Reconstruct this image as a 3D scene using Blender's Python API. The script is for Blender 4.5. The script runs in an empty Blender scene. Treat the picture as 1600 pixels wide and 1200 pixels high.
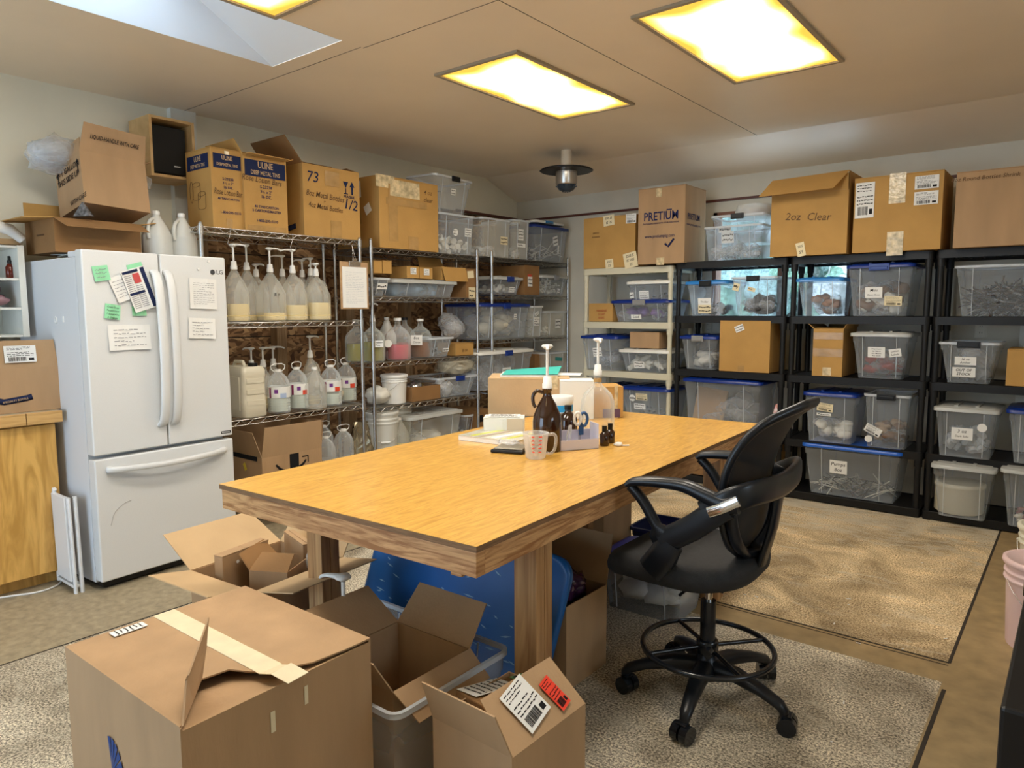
import bpy, bmesh, math, random
from mathutils import Vector, Matrix, noise
SC = bpy.context.scene
COL = SC.collection
R = math.radians
random.seed(7)

# ------------------------------------------------------------------ camera
CAM_F = 1112.334
YAW, PIT, ROL = R(-38.7804), R(5.9134), R(-0.2128)
CPOS = Vector((4.78908, -6.05317, 1.44227))
FW = Vector((math.sin(YAW)*math.cos(PIT), math.cos(YAW)*math.cos(PIT), -math.sin(PIT)))
RT0 = Vector((math.cos(YAW), -math.sin(YAW), 0)); UP0 = RT0.cross(FW)
RT = RT0*math.cos(ROL) + UP0*math.sin(ROL); UP = -RT0*math.sin(ROL) + UP0*math.cos(ROL)
cd = bpy.data.cameras.new('camera'); cam = bpy.data.objects.new('camera', cd); COL.objects.link(cam)
cd.sensor_width = 36; cd.lens = CAM_F/1600*36; cd.clip_start = 0.05
cam.matrix_world = Matrix(((RT.x, UP.x, -FW.x, CPOS.x), (RT.y, UP.y, -FW.y, CPOS.y), (RT.z, UP.z, -FW.z, CPOS.z), (0, 0, 0, 1)))
SC.camera = cam

def at(px, py, ax, v):
    """survey helper: the point of the plane (X, Y or Z = v) that the photograph shows at px, py"""
    d = FW*CAM_F + RT*(px-800) - UP*(py-600)
    k = 'XYZ'.index(ax)
    return CPOS + d*((v-CPOS[k])/d[k])

# ------------------------------------------------------------------ world, daylight, exposure
wd = bpy.data.worlds.new('world'); SC.world = wd; wd.use_nodes = True
bg = wd.node_tree.nodes['Background']; bg.inputs[0].default_value = (0.6, 0.79, 1.0, 1); bg.inputs[1].default_value = 3.6
SC.view_settings.view_transform = 'Standard'; SC.view_settings.look = 'None'
SC.view_settings.exposure = 0.46; SC.view_settings.gamma = 1.0; SC.view_settings.use_curve_mapping = False
SC.cycles.transparent_max_bounces = 32
SC.cycles.max_bounces = 10
def area(name, loc, rot, sx, sy, power, col):
    l = bpy.data.lights.new(name, 'AREA'); l.shape = 'RECTANGLE'; l.size = sx; l.size_y = sy; l.energy = power; l.color = col
    o = bpy.data.objects.new(name, l); o.location = loc; o.rotation_euler = rot; COL.objects.link(o); return o
# daylight entering through the wide open door behind the camera and through the skylight and the back window
area('door_daylight', (2.0, -8.35, 1.25), (R(90), 0, 0), 2.4, 2.2, 6, (0.5, 0.72, 1.0))
area('unseen_side_fill', (6.35, -4.2, 1.6), (0, R(90), 0), .8, 1.0, 3, (0.92, 0.96, 1.0))  # unseen side fill lamp, at an opening sized for its light
area('skylight_daylight', (1.55, -4.75, 3.35), (0, 0, 0), 0.5, 0.8, 7, (0.72, 0.86, 1.0))
area('window_daylight', (2.75, 0.25, 1.6), (R(-90), 0, 0), 1.0, 0.8, 3, (0.6, 0.85, 1.0))

# ------------------------------------------------------------------ materials
MATS = {}
def _new(name):
    m = bpy.data.materials.new(name); m.use_nodes = True; nt = m.node_tree
    return m, nt, nt.nodes['Principled BSDF']
def mat(name, col, rough=0.6, metal=0.0, var=0.0, scale=8.0, bump=0.0, bscale=60.0, stretch=(1,1,1), emit=None, es=0, spec=None, coat=0, trans=0):
    if name in MATS: return MATS[name]
    m, nt, b = _new(name)
    b.inputs['Base Color'].default_value = (*col, 1); b.inputs['Roughness'].default_value = rough; b.inputs['Metallic'].default_value = metal
    if spec is not None: b.inputs['Specular IOR Level'].default_value = spec
    if coat: b.inputs['Coat Weight'].default_value = coat; b.inputs['Coat Roughness'].default_value = .12
    if trans: b.inputs['Transmission Weight'].default_value = trans
    if emit: b.inputs['Emission Color'].default_value = (*emit, 1); b.inputs['Emission Strength'].default_value = es
    if var or bump:
        tc = nt.nodes.new('ShaderNodeTexCoord'); mp = nt.nodes.new('ShaderNodeMapping'); mp.inputs['Scale'].default_value = stretch
        nt.links.new(tc.outputs['Object'], mp.inputs[0])
    if var:
        n = nt.nodes.new('ShaderNodeTexNoise'); n.inputs['Scale'].default_value = scale; n.inputs['Detail'].default_value = 6
        nt.links.new(mp.outputs[0], n.inputs['Vector'])
        r = nt.nodes.new('ShaderNodeValToRGB'); r.color_ramp.elements[0].position = .3; r.color_ramp.elements[1].position = .7
        r.color_ramp.elements[0].color = (*[c*(1-var) for c in col], 1); r.color_ramp.elements[1].color = (*[min(1, c*(1+var)) for c in col], 1)
        nt.links.new(n.outputs['Fac'], r.inputs[0]); nt.links.new(r.outputs[0], b.inputs['Base Color'])
    if bump:
        n2 = nt.nodes.new('ShaderNodeTexNoise'); n2.inputs['Scale'].default_value = bscale; n2.inputs['Detail'].default_value = 4
        bp = nt.nodes.new('ShaderNodeBump'); bp.inputs['Strength'].default_value = bump; bp.inputs['Distance'].default_value = .004
        nt.links.new(mp.outputs[0], n2.inputs['Vector']); nt.links.new(n2.outputs['Fac'], bp.inputs['Height']); nt.links.new(bp.outputs[0], b.inputs['Normal'])
    MATS[name] = m; return m
def clear(name, col, opac, rough=.15, edge=.55, tint=(1, 1, 1), bump=0.0):
    """thin clear or milky plastic and glass: part see-through, part scattering, glossy at grazing angles"""
    if name in MATS: return MATS[name]
    m, nt, b = _new(name); out = nt.nodes['Material Output']
    b.inputs['Base Color'].default_value = (*col, 1); b.inputs['Roughness'].default_value = rough
    t = nt.nodes.new('ShaderNodeBsdfTransparent'); t.inputs[0].default_value = (*tint, 1)
    lw = nt.nodes.new('ShaderNodeLayerWeight'); lw.inputs['Blend'].default_value = .35
    mr = nt.nodes.new('ShaderNodeMapRange'); mr.inputs['To Min'].default_value = opac; mr.inputs['To Max'].default_value = min(1, opac+edge)
    mx = nt.nodes.new('ShaderNodeMixShader')
    nt.links.new(lw.outputs['Facing'], mr.inputs['Value']); nt.links.new(mr.outputs[0], mx.inputs[0])
    nt.links.new(t.outputs[0], mx.inputs[1]); nt.links.new(b.outputs[0], mx.inputs[2]); nt.links.new(mx.outputs[0], out.inputs['Surface'])
    if bump:
        tc = nt.nodes.new('ShaderNodeTexCoord'); n2 = nt.nodes.new('ShaderNodeTexNoise'); n2.inputs['Scale'].default_value = 18; n2.inputs['Detail'].default_value = 3
        bp = nt.nodes.new('ShaderNodeBump'); bp.inputs['Strength'].default_value = bump; bp.inputs['Distance'].default_value = .03
        nt.links.new(tc.outputs['Object'], n2.inputs['Vector']); nt.links.new(n2.outputs['Fac'], bp.inputs['Height']); nt.links.new(bp.outputs[0], b.inputs['Normal'])
    MATS[name] = m; return m
def wood(name, c1, c2, stretch, scale=6, rough=.45, coat=0, dist=1.5, sharp=(.35, .65), knots=False):
    if name in MATS: return MATS[name]
    m, nt, b = _new(name); N = nt.nodes.new; lk = nt.links.new
    tc = N('ShaderNodeTexCoord'); mp = N('ShaderNodeMapping'); mp.inputs['Scale'].default_value = stretch; lk(tc.outputs['Object'], mp.inputs[0])
    n = N('ShaderNodeTexNoise'); n.inputs['Scale'].default_value = scale; n.inputs['Detail'].default_value = 8; n.inputs['Distortion'].default_value = dist; lk(mp.outputs[0], n.inputs['Vector'])
    r = N('ShaderNodeValToRGB'); e = r.color_ramp.elements; e[0].position, e[1].position = sharp; e[0].color = (*c1, 1); e[1].color = (*c2, 1)
    lk(n.outputs['Fac'], r.inputs[0]); last = r.outputs[0]
    if knots:
        w = N('ShaderNodeTexNoise'); w.inputs['Scale'].default_value = 3.2; w.inputs['Detail'].default_value = 1; w.inputs['Distortion'].default_value = .6
        lk(mp.outputs[0], w.inputs['Vector'])
        mth = N('ShaderNodeMath'); mth.operation = 'MULTIPLY'; mth.inputs[1].default_value = 26; lk(w.outputs['Fac'], mth.inputs[0])
        sn = N('ShaderNodeMath'); sn.operation = 'SINE'; lk(mth.outputs[0], sn.inputs[0])
        mr = N('ShaderNodeMapRange'); mr.inputs['From Min'].default_value = .2; mr.inputs['From Max'].default_value = 1; mr.inputs['To Max'].default_value = .65; lk(sn.outputs[0], mr.inputs['Value'])
        mx = N('ShaderNodeMixRGB'); mx.inputs[2].default_value = (*[c*.45 for c in c1], 1); lk(mr.outputs[0], mx.inputs[0]); lk(last, mx.inputs[1]); last = mx.outputs[0]
    lk(last, b.inputs['Base Color']); b.inputs['Roughness'].default_value = rough
    if coat: b.inputs['Coat Weight'].default_value = coat; b.inputs['Coat Roughness'].default_value = .2
    MATS[name] = m; return m

CARD = mat('cardboard', (.42, .265, .14), .85, var=.09, scale=9, bump=.25, bscale=90, stretch=(1, 1, .25))
CARD_IN = mat('cardboard_inner', (.42, .27, .145), .9, var=.07, scale=7, bump=.3, bscale=120, stretch=(1, 1, .2))
CARD_O = mat('cardboard_golden', (.47, .265, .075), .8, var=.08, scale=5, bump=.2, bscale=90)
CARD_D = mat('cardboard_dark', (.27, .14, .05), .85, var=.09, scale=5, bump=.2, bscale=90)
CARD_L = mat('cardboard_light', (.54, .37, .2), .85, var=.07, scale=5, bump=.2, bscale=90)
TAPE = mat('packing_tape', (.42, .25, .09), .22, var=.15, scale=14, bump=.4, bscale=25)
TAPE_W = mat('paper_tape', (.72, .62, .42), .55, var=.06, scale=20, bump=.2)
TAPE_S = mat('shiny_clear_tape', (.62, .5, .3), .12, var=.35, scale=30, bump=.8, bscale=40)
PAPER = mat('white_paper', (.8, .8, .78), .8)
PAPER_Y = mat('cream_paper', (.78, .68, .45), .8)
GREEN_P = mat('green_note_paper', (.28, .66, .38), .8)
INK = mat('black_ink', (.01, .01, .012), .7, spec=.2)
INK_G = mat('grey_ink', (.22, .22, .24), .7)
INK_B = mat('blue_ink', (.015, .022, .09), .7, spec=.2)
INK_R = mat('red_ink', (.6, .06, .03), .6)
INK_BR = mat('brown_pen_ink', (.12, .06, .02), .7)
NAVY = mat('navy_print', (.010, .018, .065), .7, spec=.2)
WHITE_P = mat('white_plastic', (.8, .8, .78), .35)
MILK = clear('milky_plastic', (.78, .78, .72), .26, .3, .16)
LIQ_Y = mat('cream_lotion', (.88, .72, .36), .4)
CHROME = mat('chrome_wire', (.60, .59, .57), .26, 1.0)
CHROME_SHADED = mat('shaded_chrome_wire', (.3, .29, .27), .35, .9)  # darker chrome copy: shade on the upper rack shelves put into the colour
BLACK = mat('black_plastic', (.006, .006, .007), .4, spec=.35)
BLACK_G = mat('glossy_black_plastic', (.01, .012, .016), .2)
BIN = clear('clear_bin_plastic', (.62, .68, .74), .17, .18, .45, (.97, .98, 1))
BIN_RIM = clear('clear_bin_rim', (.72, .76, .8), .55, .22, .3)
LID_C = clear('clear_lid_plastic', (.62, .63, .6), .6, .25, .3)
LID_B = mat('blue_lid_plastic', (.004, .026, .21), .3)
LID_LB = mat('bright_blue_lid_plastic', (.03, .22, .6), .3)
LID_W = mat('white_lid_plastic', (.78, .77, .72), .35)
LATCH_G = mat('grey_latch_plastic', (.25, .25, .25), .4)
FILM = clear('plastic_film', (.85, .87, .9), .10, .08, .5, bump=.8)
FOAM = mat('white_foam', (.8, .77, .68), .7)
WIN_GLASS = clear('window_glass', (.8, .9, 1), .03, .03, .2)

# ------------------------------------------------------------------ mesh builder
FONT_CACHE = {}
def text_mesh(s, bold=False):
    if s not in FONT_CACHE:
        c = bpy.data.curves.new('t', 'FONT'); c.body = s; c.size = 1; c.resolution_u = 2; c.offset = .014 if s.upper() == s and len(s) > 4 else .004; c.align_x = 'CENTER'; c.align_y = 'CENTER'
        o = bpy.data.objects.new('t', c); me = bpy.data.meshes.new_from_object(o)
        FONT_CACHE[s] = ([v.co.copy() for v in me.vertices], [tuple(p.vertices) for p in me.polygons])
        bpy.data.objects.remove(o); bpy.data.meshes.remove(me); bpy.data.curves.remove(c)
    return FONT_CACHE[s]
def rrect(w, d, r, n=4):
    r = min(r, w/2-1e-4, d/2-1e-4); out = []
    for cx, cy, a0 in ((w/2-r, d/2-r, 0), (-w/2+r, d/2-r, 90), (-w/2+r, -d/2+r, 180), (w/2-r, -d/2+r, 270)):
        for i in range(n+1):
            a = R(a0+90*i/n); out.append((cx+r*math.cos(a), cy+r*math.sin(a)))
    return out
class B:
    def __init__(s, M=None): s.v = []; s.f = []; s.m = []; s.sm = []; s.M = M or Matrix()
    def add(s, vs, fs, m=0, smooth=False):
        o = len(s.v); s.v += [s.M @ Vector(v) for v in vs]
        for f in fs: s.f.append([o+i for i in f]); s.m.append(m); s.sm.append(smooth)
        return s
    def obox(s, o, a, b, c, m=0):
        o, a, b, c = map(Vector, (o, a, b, c))
        vs = [o, o+a, o+a+b, o+b, o+c, o+a+c, o+a+b+c, o+b+c]
        fs = [(0, 3, 2, 1), (4, 5, 6, 7), (0, 1, 5, 4), (1, 2, 6, 5), (2, 3, 7, 6), (3, 0, 4, 7)]
        if a.cross(b).dot(c) < 0: fs = [f[::-1] for f in fs]
        return s.add(vs, fs, m)
    def bx(s, x0, y0, z0, x1, y1, z1, m=0): return s.obox((x0, y0, z0), (x1-x0, 0, 0), (0, y1-y0, 0), (0, 0, z1-z0), m)
    def loft(s, rings, m=0, caps=(True, True), smooth=True, closed=True):
        n = len(rings[0]); vs = [p for r in rings for p in r]; fs = []
        for i in range(len(rings)-1):
            for j in range(n if closed else n-1):
                k = (j+1) % n; fs.append((i*n+j, i*n+k, (i+1)*n+k, (i+1)*n+j))
        s.add(vs, fs, m, smooth)
        if caps[0]: s.add(rings[0], [tuple(range(n))[::-1]], m)
        if caps[1]: s.add(rings[-1], [tuple(range(n))], m)
        return s
    def lathe(s, prof, n=20, c=(0, 0, 0), m=0, caps=(True, True), sq=0.0):
        rings = []
        for r, z in prof:
            ring = []
            for i in range(n):
                a = 2*math.pi*i/n
                k = 1.0
                if sq: k = 1/((abs(math.cos(a))**sq+abs(math.sin(a))**sq)**(1/sq))
                ring.append((c[0]+r*k*math.cos(a), c[1]+r*k*math.sin(a), c[2]+z))
            rings.append(ring)
        return s.loft(rings, m, caps)
    def tube(s, pts, r, n=8, m=0, closed=False, caps=True):
        pts = [Vector(p) for p in pts]; N = len(pts); rs = r if isinstance(r, (list, tuple)) else [r]*N
        rings = []; prev = None
        for i, p in enumerate(pts):
            if closed: t = pts[(i+1) % N]-pts[i-1]
            else: t = pts[min(i+1, N-1)]-pts[max(i-1, 0)]
            t.normalize()
            if prev is None: u = t.orthogonal().normalized()
            else:
                u = prev-t*prev.dot(t); u = u.normalized() if u.length > 1e-6 else t.orthogonal().normalized()
            prev = u; w = t.cross(u)
            rings.append([p+u*rs[i]*math.cos(2*math.pi*j/n)+w*rs[i]*math.sin(2*math.pi*j/n) for j in range(n)])
        if closed:
            rings.append(rings[0]); return s.loft(rings, m, (False, False))
        return s.loft(rings, m, (caps, caps))
    def sweep(s, pts, wid, thk, up, n=12, m=0, closed=False, e=2.6):
        """superelliptic bar: wid along (tangent x up), thk along up"""
        pts = [Vector(p) for p in pts]; N = len(pts)
        W = wid if isinstance(wid, (list, tuple)) else [wid]*N; T = thk if isinstance(thk, (list, tuple)) else [thk]*N
        U = up if isinstance(up, list) else [up]*N; rings = []
        for i, p in enumerate(pts):
            t = (pts[(i+1) % N]-pts[i-1]) if closed else (pts[min(i+1, N-1)]-pts[max(i-1, 0)])
            t.normalize(); u = Vector(U[i]); u = (u-t*u.dot(t)).normalized(); w = t.cross(u); ring = []
            for j in range(n):
                a = 2*math.pi*j/n; ca, sa = math.cos(a), math.sin(a)
                ring.append(p+w*(W[i]/2*math.copysign(abs(ca)**(2/e), ca))+u*(T[i]/2*math.copysign(abs(sa)**(2/e), sa)))
            rings.append(ring)
        if closed: rings.append(rings[0])
        return s.loft(rings, m, (not closed, not closed))
    def cyl(s, p0, p1, r, n=12, m=0, r1=None):
        p0, p1 = Vector(p0), Vector(p1); return s.tube([p0, p1], [r, r if r1 is None else r1], n, m)
    def text(s, t, size, m=0, x=0, y=0, z=0, shear=0.0, rot=0.0, sx=1.0):
        vs, fs = text_mesh(t); c, q = math.cos(rot), math.sin(rot)
        out = []
        for v in vs:
            a = (v.x+shear*v.y)*size*sx; b = v.y*size; out.append((x+a*c-b*q, y+a*q+b*c, z))
        return s.add(out, fs, m)
    def blob(s, c, rad, m=0, sub=2, amp=.25, freq=3.0, seed=0, flat=None):
        bm = bmesh.new(); bmesh.ops.create_icosphere(bm, subdivisions=sub, radius=1)
        vs = []
        for v in bm.verts:
            k = 1+amp*noise.noise(v.co*freq+Vector((seed*3.1, seed*1.7, seed)))+amp*.5*noise.noise(v.co*freq*2.7+Vector((seed, 5, 2)))
            p = Vector((v.co.x*rad[0]*k, v.co.y*rad[1]*k, v.co.z*rad[2]*k))+Vector(c)
            if flat is not None: p.z = max(p.z, flat)
            vs.append(p)
        fs = [[v.index for v in f.verts] for f in bm.faces]; bm.free()
        return s.add(vs, fs, m, True)
    def build(s, name, mats, parent=None, loc=None, rot=0, bevel=0, seg=2):
        me = bpy.data.meshes.new(name); me.from_pydata([tuple(v) for v in s.v], [], s.f)
        for m in (mats if isinstance(mats, (list, tuple)) else [mats]): me.materials.append(m)
        me.polygons.foreach_set('material_index', s.m); me.polygons.foreach_set('use_smooth', s.sm); me.update()
        o = bpy.data.objects.new(name, me); COL.objects.link(o)
        if parent: o.parent = parent
        if loc is not None: o.location = loc
        o.rotation_euler = (0, 0, rot)
        if bevel:
            md = o.modifiers.new('bevel', 'BEVEL'); md.width = bevel; md.segments = seg; md.limit_method = 'ANGLE'; md.angle_limit = R(40)
        return o
def tag(o, label, cat, group=None, kind=None):
    o['label'] = label
    if cat: o['category'] = cat
    if group: o['group'] = group
    if kind: o['kind'] = kind
    return o
def thing(name, label, cat, loc=(0, 0, 0), rot=0, group=None):
    o = bpy.data.objects.new(name, None); COL.objects.link(o); o.empty_display_size = .1
    o.location = loc
    o.rotation_euler = rot if isinstance(rot, (tuple, list)) else (0, 0, rot)
    return tag(o, label, cat, group)
def struct(name, b, m, **k):
    o = b.build(name, m, **k); o['kind'] = 'structure'; return o
def bez(pts, n=8):
    """Catmull-Rom through points"""
    P = [Vector(p) for p in pts]; out = []
    for i in range(len(P)-1):
        p0 = P[max(i-1, 0)]; p1 = P[i]; p2 = P[i+1]; p3 = P[min(i+2, len(P)-1)]
        for j in range(n):
            t = j/n; out.append(.5*((2*p1)+(-p0+p2)*t+(2*p0-5*p1+4*p2-p3)*t*t+(-p0+3*p1-3*p2+p3)*t**3))
    out.append(P[-1]); return out
def mats3(r, u, n, o): return Matrix(((r[0], u[0], n[0], o[0]), (r[1], u[1], n[1], o[1]), (r[2], u[2], n[2], o[2]), (0, 0, 0, 1)))

# ------------------------------------------------------------------ things stuck or printed on faces
def face_m(face, w, d, h, tap=0.0):
    """matrix of a face: x right, y up, z outward, origin at the face centre (tap: bottom inset of tapered tubs)"""
    if face == 'front': o, r, u = Vector((0, -d/2+tap/2, h/2)), Vector((1, 0, 0)), Vector((0, -tap, h))
    elif face == 'back': o, r, u = Vector((0, d/2-tap/2, h/2)), Vector((-1, 0, 0)), Vector((0, tap, h))
    elif face == 'left': o, r, u = Vector((-w/2+tap/2, 0, h/2)), Vector((0, -1, 0)), Vector((-tap, 0, h))
    elif face == 'right': o, r, u = Vector((w/2-tap/2, 0, h/2)), Vector((0, 1, 0)), Vector((tap, 0, h))
    else: o, r, u = Vector((0, 0, h)), Vector((1, 0, 0)), Vector((0, 1, 0))
    u.normalize(); return mats3(r, u, r.cross(u), o)
def face_dim(face, w, d, h): return {'front': (w, h), 'back': (w, h), 'left': (d, h), 'right': (d, h), 'top': (w, d)}[face]
def strokes(b, w, h, rows, m=1, fill=.8, z=.0006, th=.28, seed=1):
    if not rows: return
    rr = random.Random(seed); dy = h*.84/rows
    for i in range(rows):
        y = h*.42-dy*(i+.5); x = -w*.42
        end = w*.42*(1 if rr.random() < .7 else rr.uniform(.1, .8))*fill/.8
        while x < end:
            l = rr.uniform(.05, .16)*w; l = min(l, end-x+.001)
            b.obox((x, y-dy*th/2+rr.uniform(-.1, .1)*dy, z), (l, rr.uniform(-.1, .1)*dy, 0), (0, dy*th, 0), (0, 0, .0003), m); x += l+w*.03
def bars(b, x, y, w, h, m=1, z=.0007, seed=2, vert=False):
    rr = random.Random(seed); t = 0; L = w if not vert else h
    while t < L:
        a = rr.uniform(.012, .05)*L; a = min(a, L-t)
        if not vert: b.bx(x+t, y, z, x+t+a, y+h, z+.0003, m)
        else: b.bx(x, y+t, z, x+w, y+t+a, z+.0003, m)
        t += a+rr.uniform(.012, .04)*L
PC = [0]
def printed(parent, M, fw, fh, p, out=.0012):
    """p = (kind, u, v, ...) with u, v fractions of the face"""
    k = p[0]; u, v = (p[1]-.5)*fw, (p[2]-.5)*fh
    PC[0] = (PC[0]+1) % 9; out += PC[0]*.00022
    if k == 'text':       # size, string, ink, rot, shear, sx
        size, s = p[3], p[4]; ink = p[5] if len(p) > 5 else INK; rot = p[6] if len(p) > 6 else 0; sh = p[7] if len(p) > 7 else 0; sx = p[8] if len(p) > 8 else 1
        b = B(M @ Matrix.Translation((u, v, out+.0012))); lines = s.split('\n')
        for i, l in enumerate(lines): b.text(l, size, 0, 0, -i*size*1.15, 0, sh, rot, sx)
        return b.build('printed_lettering', ink, parent)
    if k == 'band':       # w, h, material, [(text,size,dy)]
        w, h, mt = p[3], p[4], p[5]; b = B(M @ Matrix.Translation((u, v, out)))
        b.bx(-w/2, -h/2, 0, w/2, h/2, .0008)
        for t, sz, dy in p[6]: b.text(t, sz, 1, 0, dy, .0014, 0, 0, .72)
        return b.build('printed_band', [mt, CARD_L], parent)
    if k == 'tape':       # w, h, mat, rot
        w, h = p[3], p[4]; mt = p[5] if len(p) > 5 else TAPE; rot = p[6] if len(p) > 6 else 0
        b = B(M @ Matrix.Translation((u, v, out)) @ Matrix.Rotation(rot, 4, 'Z')); b.bx(-w/2, -h/2, 0, w/2, h/2, .0007)
        return b.build('packing_tape', mt, parent)
    if k in ('label', 'note', 'disc'):
        w, h = p[3], p[4]; style = p[5]; rot = p[6] if len(p) > 6 else 0; paper = p[7] if len(p) > 7 else PAPER
        b = B(M @ Matrix.Translation((u, v, out+.002)) @ Matrix.Rotation(rot, 4, 'Z'))
        if k == 'disc': b.lathe([(w/2, 0), (w/2, .001)], 20)
        else: b.bx(-w/2, -h/2, 0, w/2, h/2, .001)
        z = .0015; sd = int(abs(u*991+v*577)*100)
        if isinstance(style, int): strokes(b, w, h, style, 1, z=z, seed=sd)
        elif style == 'ship':
            strokes(b, w, h*.35, 3, 1, z=z, seed=sd); b2 = B(b.M @ Matrix.Translation((0, h*.34, 0))); strokes(b2, w, h*.28, 3, 1, .6, z=z, seed=sd+1); b.v += b2.v and []
            off = len(b.v); b.v += b2.v; b.f += [[i+off for i in f] for f in b2.f]; b.m += b2.m; b.sm += b2.sm
            bars(b, -w*.38, -h*.42, w*.55, h*.24, 1, z, sd); b.bx(w*.25, -h*.4, z, w*.42, -h*.25, z+.0003, 1)
        elif isinstance(style, str):
            L = style.split('\n'); dy = h*.84/len(L)
            for i, l in enumerate(L):
                sz = min(dy*.9, w*1.55/max(3, len(l))); b.text(l, sz, 1, 0, h*.42-dy*(i+.5), z, .15)
        return b.build({'label': 'shipping_label', 'note': 'paper_label', 'disc': 'round_sticker'}[k], [paper, INK], parent)
    if k == 'mark':       # builder function drawing on plane
        b = B(M @ Matrix.Translation((u, v, out+.001))); p[3](b); return b.build('printed_mark', p[4], parent)

def carton(name, label, loc, rot, w, d, h, top='closed', flaps=None, prints=(), m=None, m_in=None, group=None, seam=True, cat='box', split=None, t=.005, tilt=None):
    """top closed: two flaps meet at a seam. open: four thin walls, flaps = {side: angle outward from vertical (deg), ...}"""
    m = m or CARD; m_in = m_in or CARD_IN
    o = thing(name, label, cat, loc, tilt if tilt else rot, group)
    b = B()
    if top == 'closed':
        b.bx(-w/2, -d/2, 0, w/2, d/2, h-.006); body = b.build('body', m, o, bevel=.003)
        for s in (-1, 1):
            f = B(); y0, y1 = (-d/2, -.0015) if s < 0 else (.0015, d/2)
            if split == 'y': f.bx(y0*w/d if s < 0 else y0, -d/2, h-.0055, y1 if s < 0 else w/2, d/2, h)
            else: f.bx(-w/2, y0, h-.0055, w/2, y1, h)
            f.build('flap', m, o)
    else:
        b.bx(-w/2, -d/2, 0, w/2, d/2, t)
        b.bx(-w/2, -d/2, t, w/2, -d/2+t, h); b.bx(-w/2, d/2-t, t, w/2, d/2, h)
        b.bx(-w/2, -d/2+t, t, -w/2+t, d/2-t, h); b.bx(w/2-t, -d/2+t, t, w/2, d/2-t, h)
        b.build('body', m, o)
        flaps = flaps or {}
        for side, spec in flaps.items():
            ang, ln = spec if isinstance(spec, tuple) else (spec, min(w, d)/2)
            a = R(ang); u = {'front': ((-w/2, -d/2, h), (w, 0, 0), (0, -1, 0)), 'back': ((w/2, d/2, h), (-w, 0, 0), (0, 1, 0)),
                             'left': ((-w/2, d/2, h), (0, -d, 0), (-1, 0, 0)), 'right': ((w/2, -d/2, h), (0, d, 0), (1, 0, 0))}[side]
            og, al, no = map(Vector, u); dirv = (Vector((0, 0, 1))*math.cos(a)+no*math.sin(a)); nn = al.normalized().cross(dirv)
            fb = B(); cut = .012; ad = al.normalized()
            p0, p1, p2, p3 = og, og+al, og+al-ad*cut+dirv*ln, og+ad*cut+dirv*ln; tn = nn*-.004
            fb.add([p0, p1, p2, p3, p0+tn, p1+tn, p2+tn, p3+tn], [(0, 1, 2, 3), (4, 7, 6, 5), (0, 4, 5, 1), (1, 5, 6, 2), (2, 6, 7, 3), (3, 7, 4, 0)])
            fo = fb.build('flap', m_in if ang < 100 else m, o)
    for p in prints:
        fc = p[0]; printed(o, face_m(fc, w, d, h), *face_dim(fc, w, d, h), p[1:])
    return o

def bin_(name, label, loc, rot, w, d, h, lid=None, latch=None, prints=(), m=None, tap=.035, lid_h=.02, ribs=True, group=None, cat='storage bin', lid_tilt=0, rim_m=None, latch_faces=('front',), latch_w=.1, r=.03, lid_off=(0, 0)):
    m = m or BIN; rim_m = rim_m or BIN_RIM
    o = thing(name, label, cat, loc, rot, group)
    b = B(); n = 4
    def ring(k, z): return [(x, y, z) for x, y in rrect(w-2*tap*(1-k), d-2*tap*(1-k), r, n)]
    rings = [ring(0, 0), ring(.02, .004), ring(.45, h*.45), ring(.8, h*.8), [(x, y, h*.81) for x, y in rrect(w-tap*.15, d-tap*.15, r, n)], ring(1, h-.004)]
    b.loft(rings, 0, (True, False))
    b.build('tub', m, o)
    b = B()   # rolled rim and moulded ribs
    ro, ri = rrect(w+.022, d+.022, r+.01, n), rrect(w-.004, d-.004, r, n)
    b.loft([[(x, y, h-.014) for x, y in ri], [(x, y, h-.016) for x, y in ro], [(x, y, h) for x, y in ro], [(x, y, h) for x, y in ri], [(x, y, h-.014) for x, y in ri]], 0, (False, False), smooth=False)
    if ribs:
        for fx in (-.3, .3):
            for s in (-1, 1):
                y0 = s*(d/2-tap); y1 = s*d/2
                b.obox((fx*w-.002, y0-.0015, .01), (.004, 0, 0), (0, y1-y0, h-.03), (0, s*.004, 0))
    b.build('rim', rim_m, o)
    if lid:
        lo = B(); W2, D2 = w+.03, d+.03
        T = Matrix.Translation((lid_off[0], lid_off[1]-D2/2, h-.004)) @ Matrix.Rotation(lid_tilt, 4, 'X') @ Matrix.Translation((0, D2/2, 0)); lo.M = T
        q = lambda a, z: [(x, y, z) for x, y in rrect(W2-a, D2-a, r+.01, n)]
        lo.loft([q(0, -.012), q(0, lid_h*.5), q(.012, lid_h*.62), q(.05, lid_h*.62), q(.066, lid_h), q(.2*min(W2, D2), lid_h)], 0, (True, True))
        for k in (-1, 1): lo.obox((k*W2*.16-.01, -D2*.36, lid_h), (.02, 0, 0), (0, D2*.72, 0), (0, 0, .006))
        lo.build('lid', lid, o)
    if latch:
        for fc in latch_faces:
            M = face_m(fc, w+.03, d+.03, h)
            lb = B(M); lw = latch_w; lb.bx(-lw/2, h/2-.036, -.004, lw/2, h/2+(.012 if lid else .006), .012)
            lb.bx(-lw/2+.01, h/2-.03, .012, lw/2-.01, h/2-.008, .018); lb.build('latch', latch, o, bevel=.004)
    for p in prints:
        fc = p[0]; printed(o, face_m(fc, w, d, h, tap), *face_dim(fc, w, d, h), p[1:], out=.003)
    return o

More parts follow.
